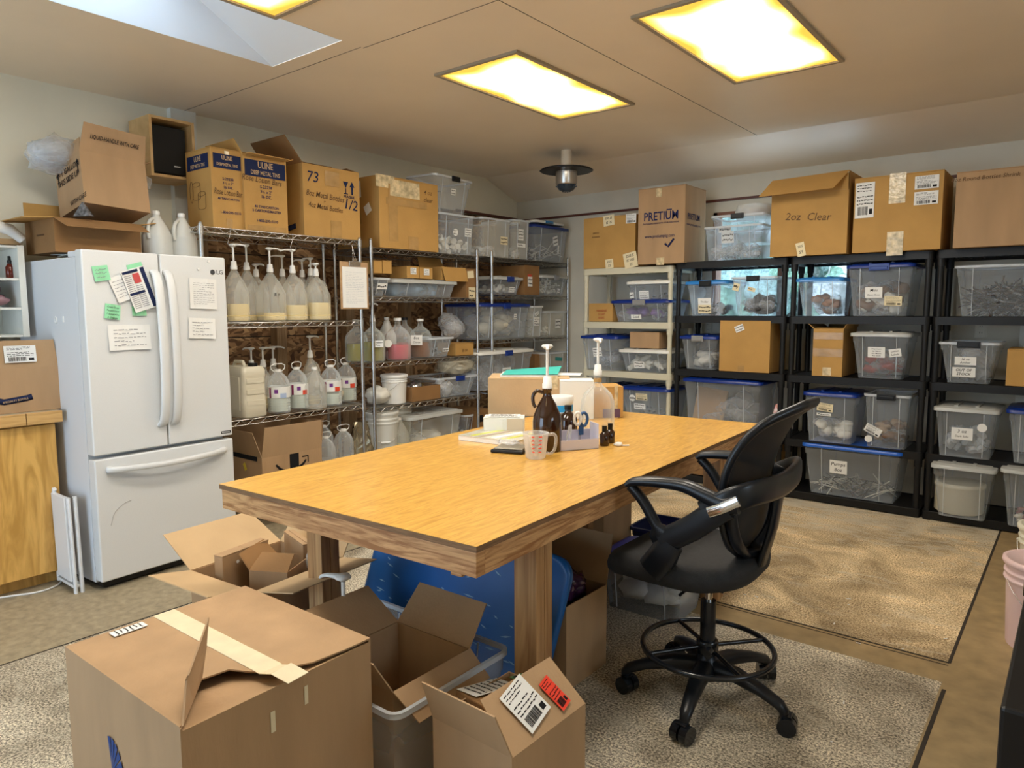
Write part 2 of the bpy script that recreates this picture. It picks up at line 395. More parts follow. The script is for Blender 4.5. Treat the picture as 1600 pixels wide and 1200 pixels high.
def fill(name, label, loc, rot, w, d, h, kind, mt, n=60, seed=1, size=.02, cat='bin contents'):
    """loose contents of a bin, nobody could count them: one stuff object"""
    rr = random.Random(seed); b = B(); mm = mt if isinstance(mt, list) else [mt]
    for i in range(n):
        x, y = rr.uniform(-1, 1), rr.uniform(-1, 1); hz = h*(1-.35*(x*x+y*y)/2)
        c = Vector((x*(w/2-size), y*(d/2-size), size*.7+rr.random()*max(0, hz-size))); mi = rr.randrange(len(mm))
        ax = Vector((rr.uniform(-1, 1), rr.uniform(-1, 1), rr.uniform(-.6, .6))).normalized()
        if kind == 'rods': b.cyl(c-ax*size*2.2, c+ax*size*2.2, size*.12, 5, mi)
        elif kind == 'caps': b.cyl(c-ax*size*.35, c+ax*size*.35, size*.8, 10, mi)
        elif kind == 'bottles': b.tube([c-ax*size*1.2, c-ax*size*1.15, c+ax*size*.6, c+ax*size*.9, c+ax*size*1.3], [size*.3, size*.6, size*.6, size*.28, size*.28], 8, mi)
        elif kind == 'bags': b.blob(c, (size*rr.uniform(.8, 1.4), size*rr.uniform(.8, 1.4), size*rr.uniform(.5, 1)), mi, 2, .55, 2.4, i+seed, flat=.002)
        elif kind == 'bits': b.blob(c, (size*.5, size*.5, size*.4), mi, 1, .4, 2, i)
    o = b.build(name, mm, loc=loc, rot=rot)
    return tag(o, label, cat, kind='stuff')

# ------------------------------------------------------------------ pumps, jugs, carboys, pails
def pump(parent, z, stem=.1, nozzle=0.0, s=1.0, name='pump', mt=None, loc=(0, 0)):
    b = B(Matrix.Translation((loc[0], loc[1], z)) @ Matrix.Rotation(nozzle, 4, 'Z') @ Matrix.Scale(s, 4))
    b.lathe([(.021, 0), (.021, .022), (.0185, .024), (.0165, .05), (.008, .052)], 16)
    b.lathe([(.0062, .05), (.0062, .05+stem)], 10)
    zt = .05+stem
    b.lathe([(.006, zt-.012), (.012, zt-.008), (.025, zt), (.021, zt+.008), (.006, zt+.01)], 14)
    b.sweep([(0, 0, zt+.001), (.03, 0, zt+.003), (.055, 0, zt+.002), (.075, 0, zt-.004), (.08, 0, zt-.01)], [.03, .024, .017, .012, .01], [.016, .013, .011, .01, .008], (0, 0, 1), 10)
    return b.build(name, mt or WHITE_P, parent)
def jug(name, label, loc, rot=0, r=.075, h=.30, cap='pump', level=0.0, liq=None, handle=False, m=None, stem=.1, nozzle=0, group=None, sq=3.2, band=None, cat='jug', ps=1.0, ztop=None):
    """tapered-shoulder gallon jug: square-round body, cone neck, optional side handle, inner liquid"""
    o = thing(name, label, cat, loc, rot, group); m = m or MILK
    prof = [(r*.9, 0), (r, .006), (r, .03), (r*.97, .036), (r, .042), (r, h*.55), (r*.98, h*.58), (r*.72, h*.76), (r*.42, h*.9), (.024, h*.965), (.019, h*.97), (.019, h)]
    b = B(); rings = []; n = 24
    for i, (q, z) in enumerate(prof):
        k = sq if z < h*.6 else max(2, sq-(z-h*.6)/h*5); rings.append([(q/((abs(math.cos(2*math.pi*j/n))**k+abs(math.sin(2*math.pi*j/n))**k)**(1/k))*math.cos(2*math.pi*j/n)*.94,
            q/((abs(math.cos(2*math.pi*j/n))**k+abs(math.sin(2*math.pi*j/n))**k)**(1/k))*math.sin(2*math.pi*j/n)*.94, z) for j in range(n)])
    b.loft(rings, 0, (True, False)); b.build('bottle', m, o)
    if handle:
        hb = B(); hb.tube(bez([(r*.95, 0, h*.5), (r*1.02, 0, h*.6), (r*.98, 0, h*.74), (r*.7, 0, h*.86), (r*.28, 0, h*.9)], 5), .0105, 8); hb.build('handle', m, o)
    if level and liq:
        lb = B(); L = h*level; k = .9
        lb.lathe([(r*.88, .006), (r*.93, .012), (r*.93, L)], 24, sq=sq); lb.build('liquid', liq, o)
    if cap == 'pump': pump(o, h, stem, nozzle, ps)
    elif cap:
        cb = B(); cb.lathe([(.021, h-.004), (.021, h+.014), (.018, h+.018)], 16); cb.build('cap', cap if not isinstance(cap, str) else WHITE_P, o)
    if band: printed(o, face_m('front', 0, 2*r*.94, h*.5), r*2, h*.5, band, out=.004)
    return o
CLEAR = clear('clear_bottle_plastic', (.85, .9, .92), .14, .08, .6)
GLASS = clear('clear_glass', (.8, .86, .86), .1, .04, .65)
AMBER = mat('amber_glass', (.028, .008, .002), .08, coat=.5)
def water_jug(name, label, loc, rot=0, r=.075, h=.27, colour=None, group=None, lab=True, m=None, water=.0):
    """round ribbed clear water jug with loop handle and paper wrap"""
    o = thing(name, label, 'water jug', loc, rot, group); b = B()
    prof = [(r*.92, 0), (r, .008)]
    for i in range(5): z = .02+i*.018; prof += [(r, z), (r*.95, z+.006), (r, z+.012)]
    prof += [(r, h*.62), (r*.96, h*.7), (r*.75, h*.83), (r*.4, h*.93), (.02, h*.955), (.02, h*.98)]
    b.lathe(prof, 24, caps=(True, False)); b.build('bottle', m or CLEAR, o)
    cb = B(); cb.lathe([(.023, h*.955), (.023, h), (.02, h+.004)], 16); cb.build('cap', WHITE_P, o)
    hb = B(); hb.tube([(.022, 0, h*.95), (.05, 0, h*1.02), (.055, 0, h*1.1), (.03, 0, h*1.14), (-.03, 0, h*1.14), (-.055, 0, h*1.1), (-.05, 0, h*1.02), (-.022, 0, h*.95)], .0035, 6); hb.build('handle', WHITE_P, o)
    if lab:
        lb = B(); lb.lathe([(r*1.012, h*.36), (r*1.012, h*.62)], 28, caps=(False, False))
        n0 = len(lb.v); a0 = -math.pi/2
        for (da, z0, z1, mi, wd) in ((-.95, h*.47, h*.56, 1, .32), (-.45, h*.36, h*.47, 2, .55), (-1.45, h*.36, h*.6, 3, .2)):
            ring = []
            for j in range(5): a = a0+da+wd*j/4; ring.append(a)
            for j in range(4):
                p = lambda a, z: (r*1.02*math.cos(a), r*1.02*math.sin(a), z)
                lb.add([p(ring[j], z0), p(ring[j+1], z0), p(ring[j+1], z1), p(ring[j], z1)], [(0, 1, 2, 3)], mi)
        lb.build('wrap_label', [PAPER, mat('purple_print', (.16, .03, .25), .6), mat('label_colour_'+(colour or 'red'), {'red': (.7, .06, .02), 'blue': (.4, .5, .7)}[colour or 'red'], .6), mat('maroon_print', (.2, .01, .08), .6)], o)
    if water:
        wb = B(); wb.lathe([(r*.9, .01), (r*.93, .015), (r*.93, h*water)], 24); wb.build('water', mat('cloudy_water', (.62, .68, .6), .2), o)
    return o
def carboy(name, label, loc, rot=0, r=.08, h=.27, liq=None, level=.4, cap='cap', lab=None, group=None, stem=.07, nozzle=0, cat='carboy', band=False):
    o = thing(name, label, cat, loc, rot, group); b = B()
    b.lathe([(r*.9, 0), (r, .012), (r, h*.52), (r*.97, h*.6), (r*.82, h*.7), (r*.5, h*.79), (r*.28, h*.84), (r*.22, h*.88), (r*.22, h*.97), (r*.26, h*.975), (r*.26, h)], 28, caps=(True, False))
    b.build('bottle', GLASS, o)
    if liq:
        l = B(); l.lathe([(r*.88, .006), (r*.96, .016), (r*.96, h*level)], 28); l.build('liquid', liq, o)
    if band:
        c = B(); c.lathe([(r*.235, h*.89), (r*.235, h*.95)], 20); c.build('neck_band', mat('tan_band', (.5, .3, .1), .5), o)
    if cap == 'pump': pump(o, h, stem, nozzle)
    else:
        c = B(); c.lathe([(r*.3, h-.006), (r*.3, h+.014)], 18); c.build('cap', WHITE_P if cap == 'cap' else BLACK, o)
    if lab: printed(o, face_m('front', 0, 2*r, h*.6), r*2, h*.6, lab, out=.006)
    return o
def pail(name, label, loc, rot=0, r=.12, h=.25, m=None, lid=True, lid_m=None, group=None, bail=-1, taper=.88, grip=True, rings=2):
    o = thing(name, label, 'bucket', loc, rot, group); m = m or WHITE_P; b = B()
    pr = [(r*taper, 0), (r*taper*1.01, .006), (r*.965, h*.74), (r*.97, h*.75)]
    for i in range(rings): z = h*(.78+i*.08); pr += [(r*1.03, z), (r*1.03, z+h*.02), (r*.98, z+h*.024), (r*.98, z+h*.05)]
    pr += [(r*1.04, h*.95), (r*1.04, h), (r*.96, h), (r*.95, h*.93)]
    b.lathe(pr, 32, caps=(True, not lid)); b.build('body', m, o)
    if lid:
        l = B(); l.lathe([(r*1.07, h-.012), (r*1.08, h-.004), (r*1.07, h+.006), (r*1.0, h+.010), (r*.95, h+.008), (r*.92, h-.002), (0.01, h-.002)], 32); l.build('lid', lid_m or m, o)
    hb = B(); pts = []
    for i in range(13):
        a = math.pi*i/12; pts.append((r*1.05*math.cos(a), bail*r*1.06*math.sin(a), h*.8-(h*.42)*math.sin(a)))
    hb.tube(pts, .0018, 6); hb.build('wire_handle', CHROME, o)
    if grip:
        g = B(); g.cyl(pts[5], pts[7], .007, 8); g.build('grip', WHITE_P, o)
    return o

# ================================================================== THE ROOM
CONC = mat('smooth_concrete', (.33, .235, .115), .5, var=.22, scale=11, bump=.15, bscale=40)
def aggregate(name, c1, c2, c3):
    m, nt, b = _new(name); N = nt.nodes.new; lk = nt.links.new
    tc = N('ShaderNodeTexCoord'); n = N('ShaderNodeTexNoise'); n.inputs['Scale'].default_value = 120; n.inputs['Detail'].default_value = 6; n.inputs['Roughness'].default_value = .75; lk(tc.outputs['Object'], n.inputs['Vector'])
    r = N('ShaderNodeValToRGB'); e = r.color_ramp.elements; e[0].position = .42; e[0].color = (*c1, 1); e[1].position = .58; e[1].color = (*c3, 1); q = e.new(.5); q.color = (*c2, 1); lk(n.outputs['Fac'], r.inputs[0])
    n2 = N('ShaderNodeTexNoise'); n2.inputs['Scale'].default_value = 2.2; n2.inputs['Detail'].default_value = 7; n2.inputs['Distortion'].default_value = 1.2; lk(tc.outputs['Object'], n2.inputs['Vector'])
    r2 = N('ShaderNodeValToRGB'); r2.color_ramp.elements[0].position = .35; r2.color_ramp.elements[0].color = (.58, .53, .46, 1); r2.color_ramp.elements[1].position = .65; r2.color_ramp.elements[1].color = (1.35, 1.32, 1.25, 1); lk(n2.outputs['Fac'], r2.inputs[0])
    mu = N('ShaderNodeMixRGB'); mu.blend_type = 'MULTIPLY'; mu.inputs[0].default_value = 1; lk(r.outputs[0], mu.inputs[1]); lk(r2.outputs[0], mu.inputs[2])
    # powder swept over the slab in streaks, thicker in front of the shelves
    mp = N('ShaderNodeMapping'); mp.inputs['Scale'].default_value = (1.3, 3.5, 1); mp.inputs['Rotation'].default_value = (0, 0, .2); lk(tc.outputs['Object'], mp.inputs[0])
    n3 = N('ShaderNodeTexNoise'); n3.inputs['Scale'].default_value = 2.6; n3.inputs['Detail'].default_value = 12; n3.inputs['Distortion'].default_value = 1.8; n3.inputs['Roughness'].default_value = .7; lk(mp.outputs[0], n3.inputs['Vector'])
    sx = N('ShaderNodeSeparateXYZ'); lk(tc.outputs['Object'], sx.inputs[0])
    g = N('ShaderNodeMapRange'); g.inputs['From Min'].default_value = -1.5; g.inputs['From Max'].default_value = -.5; g.inputs['To Min'].default_value = 0; g.inputs['To Max'].default_value = .2; lk(sx.outputs['Y'], g.inputs['Value'])
    ad = N('ShaderNodeMath'); ad.operation = 'ADD'; lk(n3.outputs['Fac'], ad.inputs[0]); lk(g.outputs[0], ad.inputs[1])
    r3 = N('ShaderNodeValToRGB'); r3.color_ramp.elements[0].position = .53; r3.color_ramp.elements[0].color = (0, 0, 0, 1); r3.color_ramp.elements[1].position = .72; r3.color_ramp.elements[1].color = (.75, .75, .75, 1); lk(ad.outputs[0], r3.inputs[0])
    mx = N('ShaderNodeMixRGB'); mx.inputs[2].default_value = (.62, .57, .45, 1); lk(r3.outputs[0], mx.inputs[0]); lk(mu.outputs[0], mx.inputs[1]); lk(mx.outputs[0], b.inputs['Base Color'])
    bp = N('ShaderNodeBump'); bp.inputs['Strength'].default_value = .7; bp.inputs['Distance'].default_value = .006; lk(n.outputs['Fac'], bp.inputs['Height']); lk(bp.outputs[0], b.inputs['Normal'])
    b.inputs['Roughness'].default_value = .75; return m
AGG1 = aggregate('tan_aggregate', (.22, .14, .065), (.60, .46, .27), (.88, .75, .52))
AGG2 = aggregate('grey_aggregate', (.11, .095, .075), (.44, .39, .31), (.82, .76, .63))
AGG3 = mat('worn_concrete', (.33, .27, .175), .6, var=.22, scale=26, bump=.35, bscale=90)
GROOVE = mat('dark_joint', (.03, .022, .015), .9)
fl = B(); X0, X1, X2, X3 = 0, 1.405, 4.44, 6.4; Y0, Y1, Y2, Y3 = -8.4, -2.96, -2.77, 0
def fq(b, x0, y0, x1, y1, z, m): b.add([(x0, y0, z), (x1, y0, z), (x1, y1, z), (x0, y1, z)], [(0, 1, 2, 3)], m)
fl.bx(X0, Y0, -.15, X3, Y3, -.012, 0)
fq(fl, X0, Y0, X1, Y3, 0, 3); fq(fl, X1, Y0, X2, Y1, 0, 2); fq(fl, X1, Y1, X2, Y2, 0, 0); fq(fl, X1, Y2, X2, Y3, 0, 1); fq(fl, X2, Y0, X3, Y3, 0, 0)
for x0, y0, x1, y1 in ((X2-.006, Y2, X2+.006, Y3), (X2+.008, Y0, X2+.022, Y1-.06), (X1, Y2-.005, X2, Y2+.006), (X1, Y2-.03, X2, Y2-.025), (X1-.004, Y0, X1+.004, Y1)):
    fl.bx(x0, y0, 0, x1, y1, .0012, 4)
struct('floor', fl, [CONC, AGG1, AGG2, AGG3, GROOVE])

PAINT = mat('wall_paint', (.80, .75, .60), .6, var=.04, scale=3, bump=.08, bscale=30)
CEILP = mat('ceiling_paint', (.85, .71, .53), .36, var=.04, scale=1.5, bump=.05, bscale=20)
WHITEP = mat('white_trim_paint', (.74, .74, .68), .45, var=.05, scale=12)
OSB = None
def osb():
    m, nt, b = _new('strand_board'); N = nt.nodes.new; lk = nt.links.new
    tc = N('ShaderNodeTexCoord'); mp = N('ShaderNodeMapping'); mp.inputs['Rotation'].default_value = (.9, 0, 0); mp.inputs['Scale'].default_value = (1, .7, 1.3); lk(tc.outputs['Object'], mp.inputs[0])
    ns = N('ShaderNodeTexNoise'); ns.inputs['Scale'].default_value = 5; ns.inputs['Detail'].default_value = 2; lk(mp.outputs[0], ns.inputs['Vector'])
    mxv = N('ShaderNodeMixRGB'); mxv.inputs[0].default_value = .22; lk(mp.outputs[0], mxv.inputs[1]); lk(ns.outputs['Color'], mxv.inputs[2])
    v = N('ShaderNodeTexVoronoi'); v.inputs['Scale'].default_value = 38; v.inputs['Randomness'].default_value = 1; lk(mxv.outputs[0], v.inputs['Vector'])
    sp = N('ShaderNodeSeparateColor'); lk(v.outputs['Color'], sp.inputs[0])
    r = N('ShaderNodeValToRGB'); e = r.color_ramp.elements; e[0].color = (.09, .04, .016, 1); e[1].color = (.62, .40, .2, 1); q = e.new(.4); q.color = (.24, .12, .05, 1); q2 = e.new(.8); q2.color = (.42, .24, .11, 1); lk(sp.outputs[0], r.inputs[0])
    lk(r.outputs[0], b.inputs['Base Color']); b.inputs['Roughness'].default_value = .6; return m
OSB = osb()
STUD = wood('stud_wood', (.28, .17, .085), (.45, .3, .16), (14, 14, 1.2), 3)
RED_BR = mat('red_brown_batten', (.1, .025, .015), .5)
ZC, ZL = 2.766, 2.40
w = B(); w.bx(-.12, -8.4, 0, 0, -3.53, ZC+.3); w.bx(-.12, -3.53, ZL, 0, 0, ZC+.3); struct('wall_left', w, PAINT)
w = B(); w.bx(-.12, -3.53, 0, -.089, 0, ZL)
struct('trim_1', w, OSB)
k = 2
for y in (-3.5, -2.9, -2.24, -1.59, -.95, -.3):
    w = B(); w.bx(-.088, y-.042, 0, -.002, y+.042, ZL-.002); struct('trim_%d' % k, w, STUD); k += 1
for z in (1.86, 1.25, .62):
    w = B(); w.bx(-.0885, -3.53, z-.004, -.086, 0, z+.004); struct('trim_%d' % k, w, GROOVE); k += 1
w = B(); w.bx(-.0, -3.70, 0, .05, -3.61, ZC); w.bx(0, -3.608, 0, .05, -3.53, ZC); struct('trim_%d' % k, w, WHITEP); k += 1
w = B(); w.bx(0, -.95, ZL-.012, .012, -.0, ZL+.012); struct('trim_%d' % k, w, RED_BR); k += 1
w = B(); w.bx(.012, -.014, 2.372, 2.1, 0, 2.392); w.bx(2.1, -.014, 2.372, 5.2, 0, 2.392); struct('trim_%d' % k, w, RED_BR); k += 1
# back wall with its window opening
WX0, WX1, WZ0, WZ1 = 2.2, 3.34, 1.34, 2.28
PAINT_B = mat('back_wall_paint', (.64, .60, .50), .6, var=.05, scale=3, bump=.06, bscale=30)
w = B(); w.bx(-.12, 0, 0, WX0, .14, 2.6); w.bx(WX1, 0, 0, 6.4, .14, 2.6); w.bx(WX0, 0, 0, WX1, .14, WZ0); w.bx(WX0, 0, WZ1, WX1, .14, 2.6)
struct('wall_back', w, PAINT_B)
w = B(); BRW = mat('brown_window_wood', (.22, .09, .05), .5)
w.bx(WX0, -.012, WZ0, WX0+.035, .1, WZ1); w.bx(WX1-.035, -.012, WZ0, WX1, .1, WZ1); w.bx(WX0, -.012, WZ1-.035, WX1, .1, WZ1); w.bx(WX0, -.012, WZ0, WX1, .1, WZ0+.035); w.bx(2.75, .04, WZ0, 2.79, .08, WZ1)
wf = struct('window_1', w, BRW)
w = B(); w.bx(WX0+.035, .055, WZ0+.035, WX1-.035, .059, WZ1-.035); g = w.build('pane', WIN_GLASS, wf)
w = B(); w.bx(6.4, -8.4, 0, 6.5, -4.7, ZC+.3); w.bx(6.4, -3.7, 0, 6.5, .14, ZC+.3); w.bx(6.4, -4.7, 0, 6.5, -3.7, 1.2); w.bx(6.4, -4.7, 2.0, 6.5, -3.7, ZC+.3); struct('wall_right', w, PAINT)
w = B(); w.bx(-.12, -8.5, 0, .8, -8.4, ZC+.3); w.bx(3.2, -8.5, 0, 6.5, -8.4, ZC+.3); w.bx(.8, -8.5, 2.35, 3.2, -8.4, ZC+.3); struct('wall_front', w, PAINT)
# ceiling: flat part with the skylight well, then the part that slopes down to the back wall
SLOPE = .62
SX0, SX1, SY0, SY1 = 1.25, 1.85, -5.2, -3.72
c = B(); T = .06
c.bx(-.12, -8.4, ZC, SX0, -.51, ZC+T); c.bx(SX1, -8.4, ZC, 6.4, -.51, ZC+T); c.bx(SX0, -8.4, ZC, SX1, SY0, ZC+T); c.bx(SX0, SY1, ZC, SX1, -.51, ZC+T)
c.obox((-.12, -.51, ZC), (6.52, 0, 0), (0, .52, -.19), (0, 0, T))
struct('ceiling', c, CEILP)
w = B(); H = 3.1; WELL = mat('skylight_well_paint', (.8, .82, .84), .5)
def wq(p): w.add(p, [(0, 1, 2, 3)])
e_ = .003; bo = [(SX0+e_, SY0+e_), (SX1-e_, SY0+e_), (SX1-e_, SY1-e_), (SX0+e_, SY1-e_)]; to = [(SX0+e_, SY0+.1), (SX1-e_, SY0+.1), (SX1-e_, SY1-SLOPE), (SX0+e_, SY1-SLOPE)]
for i in range(4):
    j = (i+1) % 4; wq([(*bo[i], ZC), (*bo[j], ZC), (*to[j], H), (*to[i], H)])
struct('window_2', w, WELL)
w = B(); w.bx(SX0-.01, SY0, H, SX1+.01, SY1-SLOPE+.01, H+.006); struct('window_3', w, clear('frosted_skylight', (.85, .92, 1), .35, .4, .1))
w = B(); w.bx(-.1, -3.606, ZC-.0012, SX1, -3.602, ZC); w.bx(SX1, -3.59, ZC-.0012, 6.4, -3.586, ZC); w.bx(2.74, -8.4, ZC-.0012, 2.744, -.51, ZC); struct('trim_%d' % k, w, mat('ceiling_seam', (.16, .13, .1), .8)); k += 1  # ceiling seams drawn as thin dark strips
w = B(); w.bx(4.44, -.03, 0, 4.55, 0, 2.37); struct('trim_%d' % k, w, WHITEP); k += 1
# foliage outside the window
b = B(); rr = random.Random(3)
for i in range(150): b.blob((rr.uniform(.8, 5.0), rr.uniform(1.6, 2.6), rr.uniform(0, 3.4)), (rr.uniform(.14, .3),)*3, rr.randrange(3), 2, .8, 4, i)
b.bx(-1, 2.7, -.2, 6, 2.8, 2.4, 0)
o = b.build('leafy_hedge', [mat('leaf_green', (.22, .38, .28), .6, var=.5, scale=30, bump=1, bscale=50), mat('leaf_pale', (.68, .8, .74), .6, var=.5, scale=40, bump=1), mat('leaf_teal', (.36, .52, .5), .6, var=.5, scale=35, bump=1)])
tag(o, 'dense green shrubbery outside the window behind the black shelving', 'shrubs', kind='stuff')

# ceiling light panels
def emit(name):
    m, nt, b = _new(name); N = nt.nodes.new; lk = nt.links.new; nt.nodes.remove(b)
    e = N('ShaderNodeEmission'); out = nt.nodes['Material Output']
    tc = N('ShaderNodeTexCoord'); s = N('ShaderNodeSeparateXYZ'); lk(tc.outputs['Generated'], s.inputs[0])
    def edge(sock, lo):
        a = N('ShaderNodeMath'); a.operation = 'SUBTRACT'; a.inputs[1].default_value = .5; lk(sock, a.inputs[0])
        c = N('ShaderNodeMath'); c.operation = 'ABSOLUTE'; lk(a.outputs[0], c.inputs[0])
        m = N('ShaderNodeMapRange'); m.inputs['From Min'].default_value = .5; m.inputs['From Max'].default_value = lo; lk(c.outputs[0], m.inputs['Value']); return m.outputs[0]
    mn = N('ShaderNodeMath'); mn.operation = 'MINIMUM'; lk(edge(s.outputs['X'], .14), mn.inputs[0]); lk(edge(s.outputs['Y'], .3), mn.inputs[1])
    nz = N('ShaderNodeTexNoise'); nz.inputs['Scale'].default_value = 2.6; nz.inputs['Detail'].default_value = 1; lk(tc.outputs['Object'], nz.inputs['Vector'])
    am = N('ShaderNodeMath'); am.operation = 'MULTIPLY_ADD'; am.inputs[1].default_value = 1.3; am.inputs[2].default_value = -.65; lk(nz.outputs['Fac'], am.inputs[0])
    ad = N('ShaderNodeMath'); ad.operation = 'ADD'; ad.use_clamp = True; lk(mn.outputs[0], ad.inputs[0]); lk(am.outputs[0], ad.inputs[1])
    pw = N('ShaderNodeMath'); pw.operation = 'POWER'; pw.inputs[1].default_value = 1.8; lk(ad.outputs[0], pw.inputs[0]); mn = pw
    r = N('ShaderNodeValToRGB'); el = r.color_ramp.elements; el[0].color = (.93, .52, .07, 1); el[1].color = (1, .95, .87, 1); q = el.new(.12); q.color = (1, .74, .25, 1); q = el.new(.3); q.color = (1, .91, .76, 1); lk(mn.outputs[0], r.inputs[0])
    mr = N('ShaderNodeMapRange'); mr.inputs['To Min'].default_value = 1.0; mr.inputs['To Max'].default_value = LIGHT; lk(mn.outputs[0], mr.inputs['Value'])
    lk(r.outputs[0], e.inputs[0]); lk(mr.outputs[0], e.inputs[1]); lk(e.outputs[0], out.inputs['Surface']); return m
LIGHT = 23.0
EM = emit('glowing_diffuser')
TRF = mat('light_frame_paint', (.34, .28, .2), .5)
for x0, x1, y0, y1, lb in ((1.87, 2.42, -3.06, -1.88, 'glowing ceiling light panel in the middle of the ceiling'), (3.12, 3.68, -3.06, -1.88, 'glowing ceiling light panel at the upper right'),
                       (1.87, 2.42, -5.29, -4.11, 'glowing ceiling light panel cut by the top edge beside the skylight'), (3.12, 3.68, -5.29, -4.11, 'added ceiling light panel outside the view, lighting the near carton')):  # last panel is added out of view for its light
    t = thing('ceiling_light', lb, 'ceiling light', ((x0+x1)/2, (y0+y1)/2, ZC), 0, 'ceiling light panels'); hw, hl = (x1-x0)/2, (y1-y0)/2
    b = B(); f = .022
    b.bx(-hw-f, -hl-f, -.014, hw+f, -hl, -.0005); b.bx(-hw-f, hl, -.014, hw+f, hl+f, -.0005); b.bx(-hw-f, -hl, -.014, -hw, hl, -.0005); b.bx(hw, -hl, -.014, hw+f, hl, -.0005); b.build('frame', TRF, t)
    b = B(); b.add([(-hw, -hl, -.006), (-hw, hl, -.006), (hw, hl, -.006), (hw, -hl, -.006)], [(0, 1, 2, 3)]); b.build('diffuser', EM, t)
# round heater or vent hanging under the ceiling
p = at(885, 268, 'Y', -1.0)
t = thing('ceiling_vent', 'round black collar with steel cylinder hanging under the ceiling', 'vent', (p.x, -1.0, p.z))
b = B(); b.lathe([(.215, 0), (.225, .006), (.21, .016), (.02, .03)], 32); b.build('collar', BLACK, t)
b = B(); b.lathe([(.045, .02), (.045, ZC-p.z)], 20); b.build('flue_pipe', CEILP, t)
b = B(); b.lathe([(.085, -.11), (.09, -.1), (.09, -.002)], 24); b.build('cylinder', mat('brushed_steel', (.5, .47, .43), .3, .9), t)
b = B(); b.lathe([(.03, -.165), (.065, -.15), (.08, -.112)], 24); 
for i in range(10):
    a = i*math.pi/5; b.cyl((.03*math.cos(a), .03*math.sin(a), -.166), (.088*math.cos(a), .088*math.sin(a), -.118), .004, 5)
b.build('grille', mat('dark_blue_grey_metal', (.04, .06, .09), .3, .5), t)

# outlets on the back wall
for px, py, lb in ((1533, 515, 'double power outlet on the wall above the OUT OF STOCK tub'), (1107, 511, 'double power outlet on the wall behind the blue lidded bin')):
    p = at(px, py, 'Y', 0); t = thing('wall_outlet', lb, 'outlet', (p.x, -.004, p.z), 0, 'wall outlets')
    b = B(); b.bx(-.036, -.004, -.058, .036, .003, .058); b.build('cover_plate', mat('ivory_plastic', (.7, .66, .55), .4), t, bevel=.002)
    for s in (-.022, .022):
        b = B(); b.bx(-.017, -.008, s-.014, .017, -.004, s+.014, 0); b.bx(-.008, -.0085, s-.004, -.005, -.008, s+.006, 1); b.bx(.005, -.0085, s-.004, .008, -.008, s+.006, 1); b.build('socket', [mat('ivory_plastic', (.7, .66, .55), .4), BLACK], t)

# ================================================================== WORK TABLE
TR = .05; TO = Vector((2.405, -4.763, 0)); TW, TL, TZ = 1.18, 2.457, .828
PLY = wood('varnished_plywood', (.52, .25, .04), (.78, .46, .10), (8, 1.1, 1), 4.2, .3, coat=.3, dist=2.6, sharp=(.25, .66))
FIR = wood('fir_lumber', (.30, .145, .055), (.54, .32, .14), (15, 15, .9), 1.6, .5, dist=1.6, knots=False)
FIR_Y = wood('fir_lumber_rail', (.34, .15, .05), (.66, .38, .17), (1, 1.2, 14), 2.6, .5, dist=2.2, sharp=(.38, .6))
FIR_X = wood('fir_lumber_end', (.34, .15, .05), (.66, .38, .17), (1.2, 1, 14), 2.6, .5, dist=2.2, sharp=(.38, .6))
PLYE = mat('plywood_edge', (.22, .12, .055), .7, var=.3, scale=50, stretch=(.3, .3, 6))
tb = thing('work_table', 'large plywood topped work table of fir lumber in the middle of the room', 'table', TO, TR)
b = B(); b.bx(0, 0, TZ-.018, TW, TL, TZ-.0012, 1); b.bx(0, 0, TZ-.0012, TW, TL, TZ, 0); b.build('tabletop', [PLY, PLYE], tb)
z1 = TZ-.018
for nm, args, mt in (('apron', (0.006, 0.006, z1-.072, TW-.006, .044, z1), FIR_X), ('apron', (.006, TL-.044, z1-.072, TW-.006, TL-.006, z1), FIR_X), ('apron', (.006, .044, z1-.072, .044, TL-.044, z1), FIR_Y), ('apron', (TW-.044, .044, z1-.072, TW-.006, TL-.044, z1), FIR_Y)):
    b = B(); b.bx(*args); b.build(nm, mt, tb, bevel=.002)
for y in (.30, 1.9):
    b = B(); b.bx(.05, y, z1-.09, TW-.05, y+.038, z1-.001); b.build('cross_rail', FIR_X, tb, bevel=.002)
b = B(); b.bx(TW-.13, .045, z1-.10, TW-.09, .34, z1-.001); b.build('support_block', FIR_Y, tb, bevel=.002)
for x, y in ((1.0986, .384), (1.1, 1.98), (.085, .384), (.085, 1.98)):
    b = B(); b.bx(x-.043, y-.045, 0, x+.043, y-.001, z1-.001); b.bx(x-.043, y+.001, 0, x+.043, y+.045, z1-.001); b.build('leg', FIR, tb, bevel=.003)
b = B(); b.bx(.13, 1.94, .12, 1.05, 1.975, .21); b.build('stretcher', FIR_X, tb, bevel=.002)

def ontable(px, py, z=TZ): return at(px, py, 'Z', z)

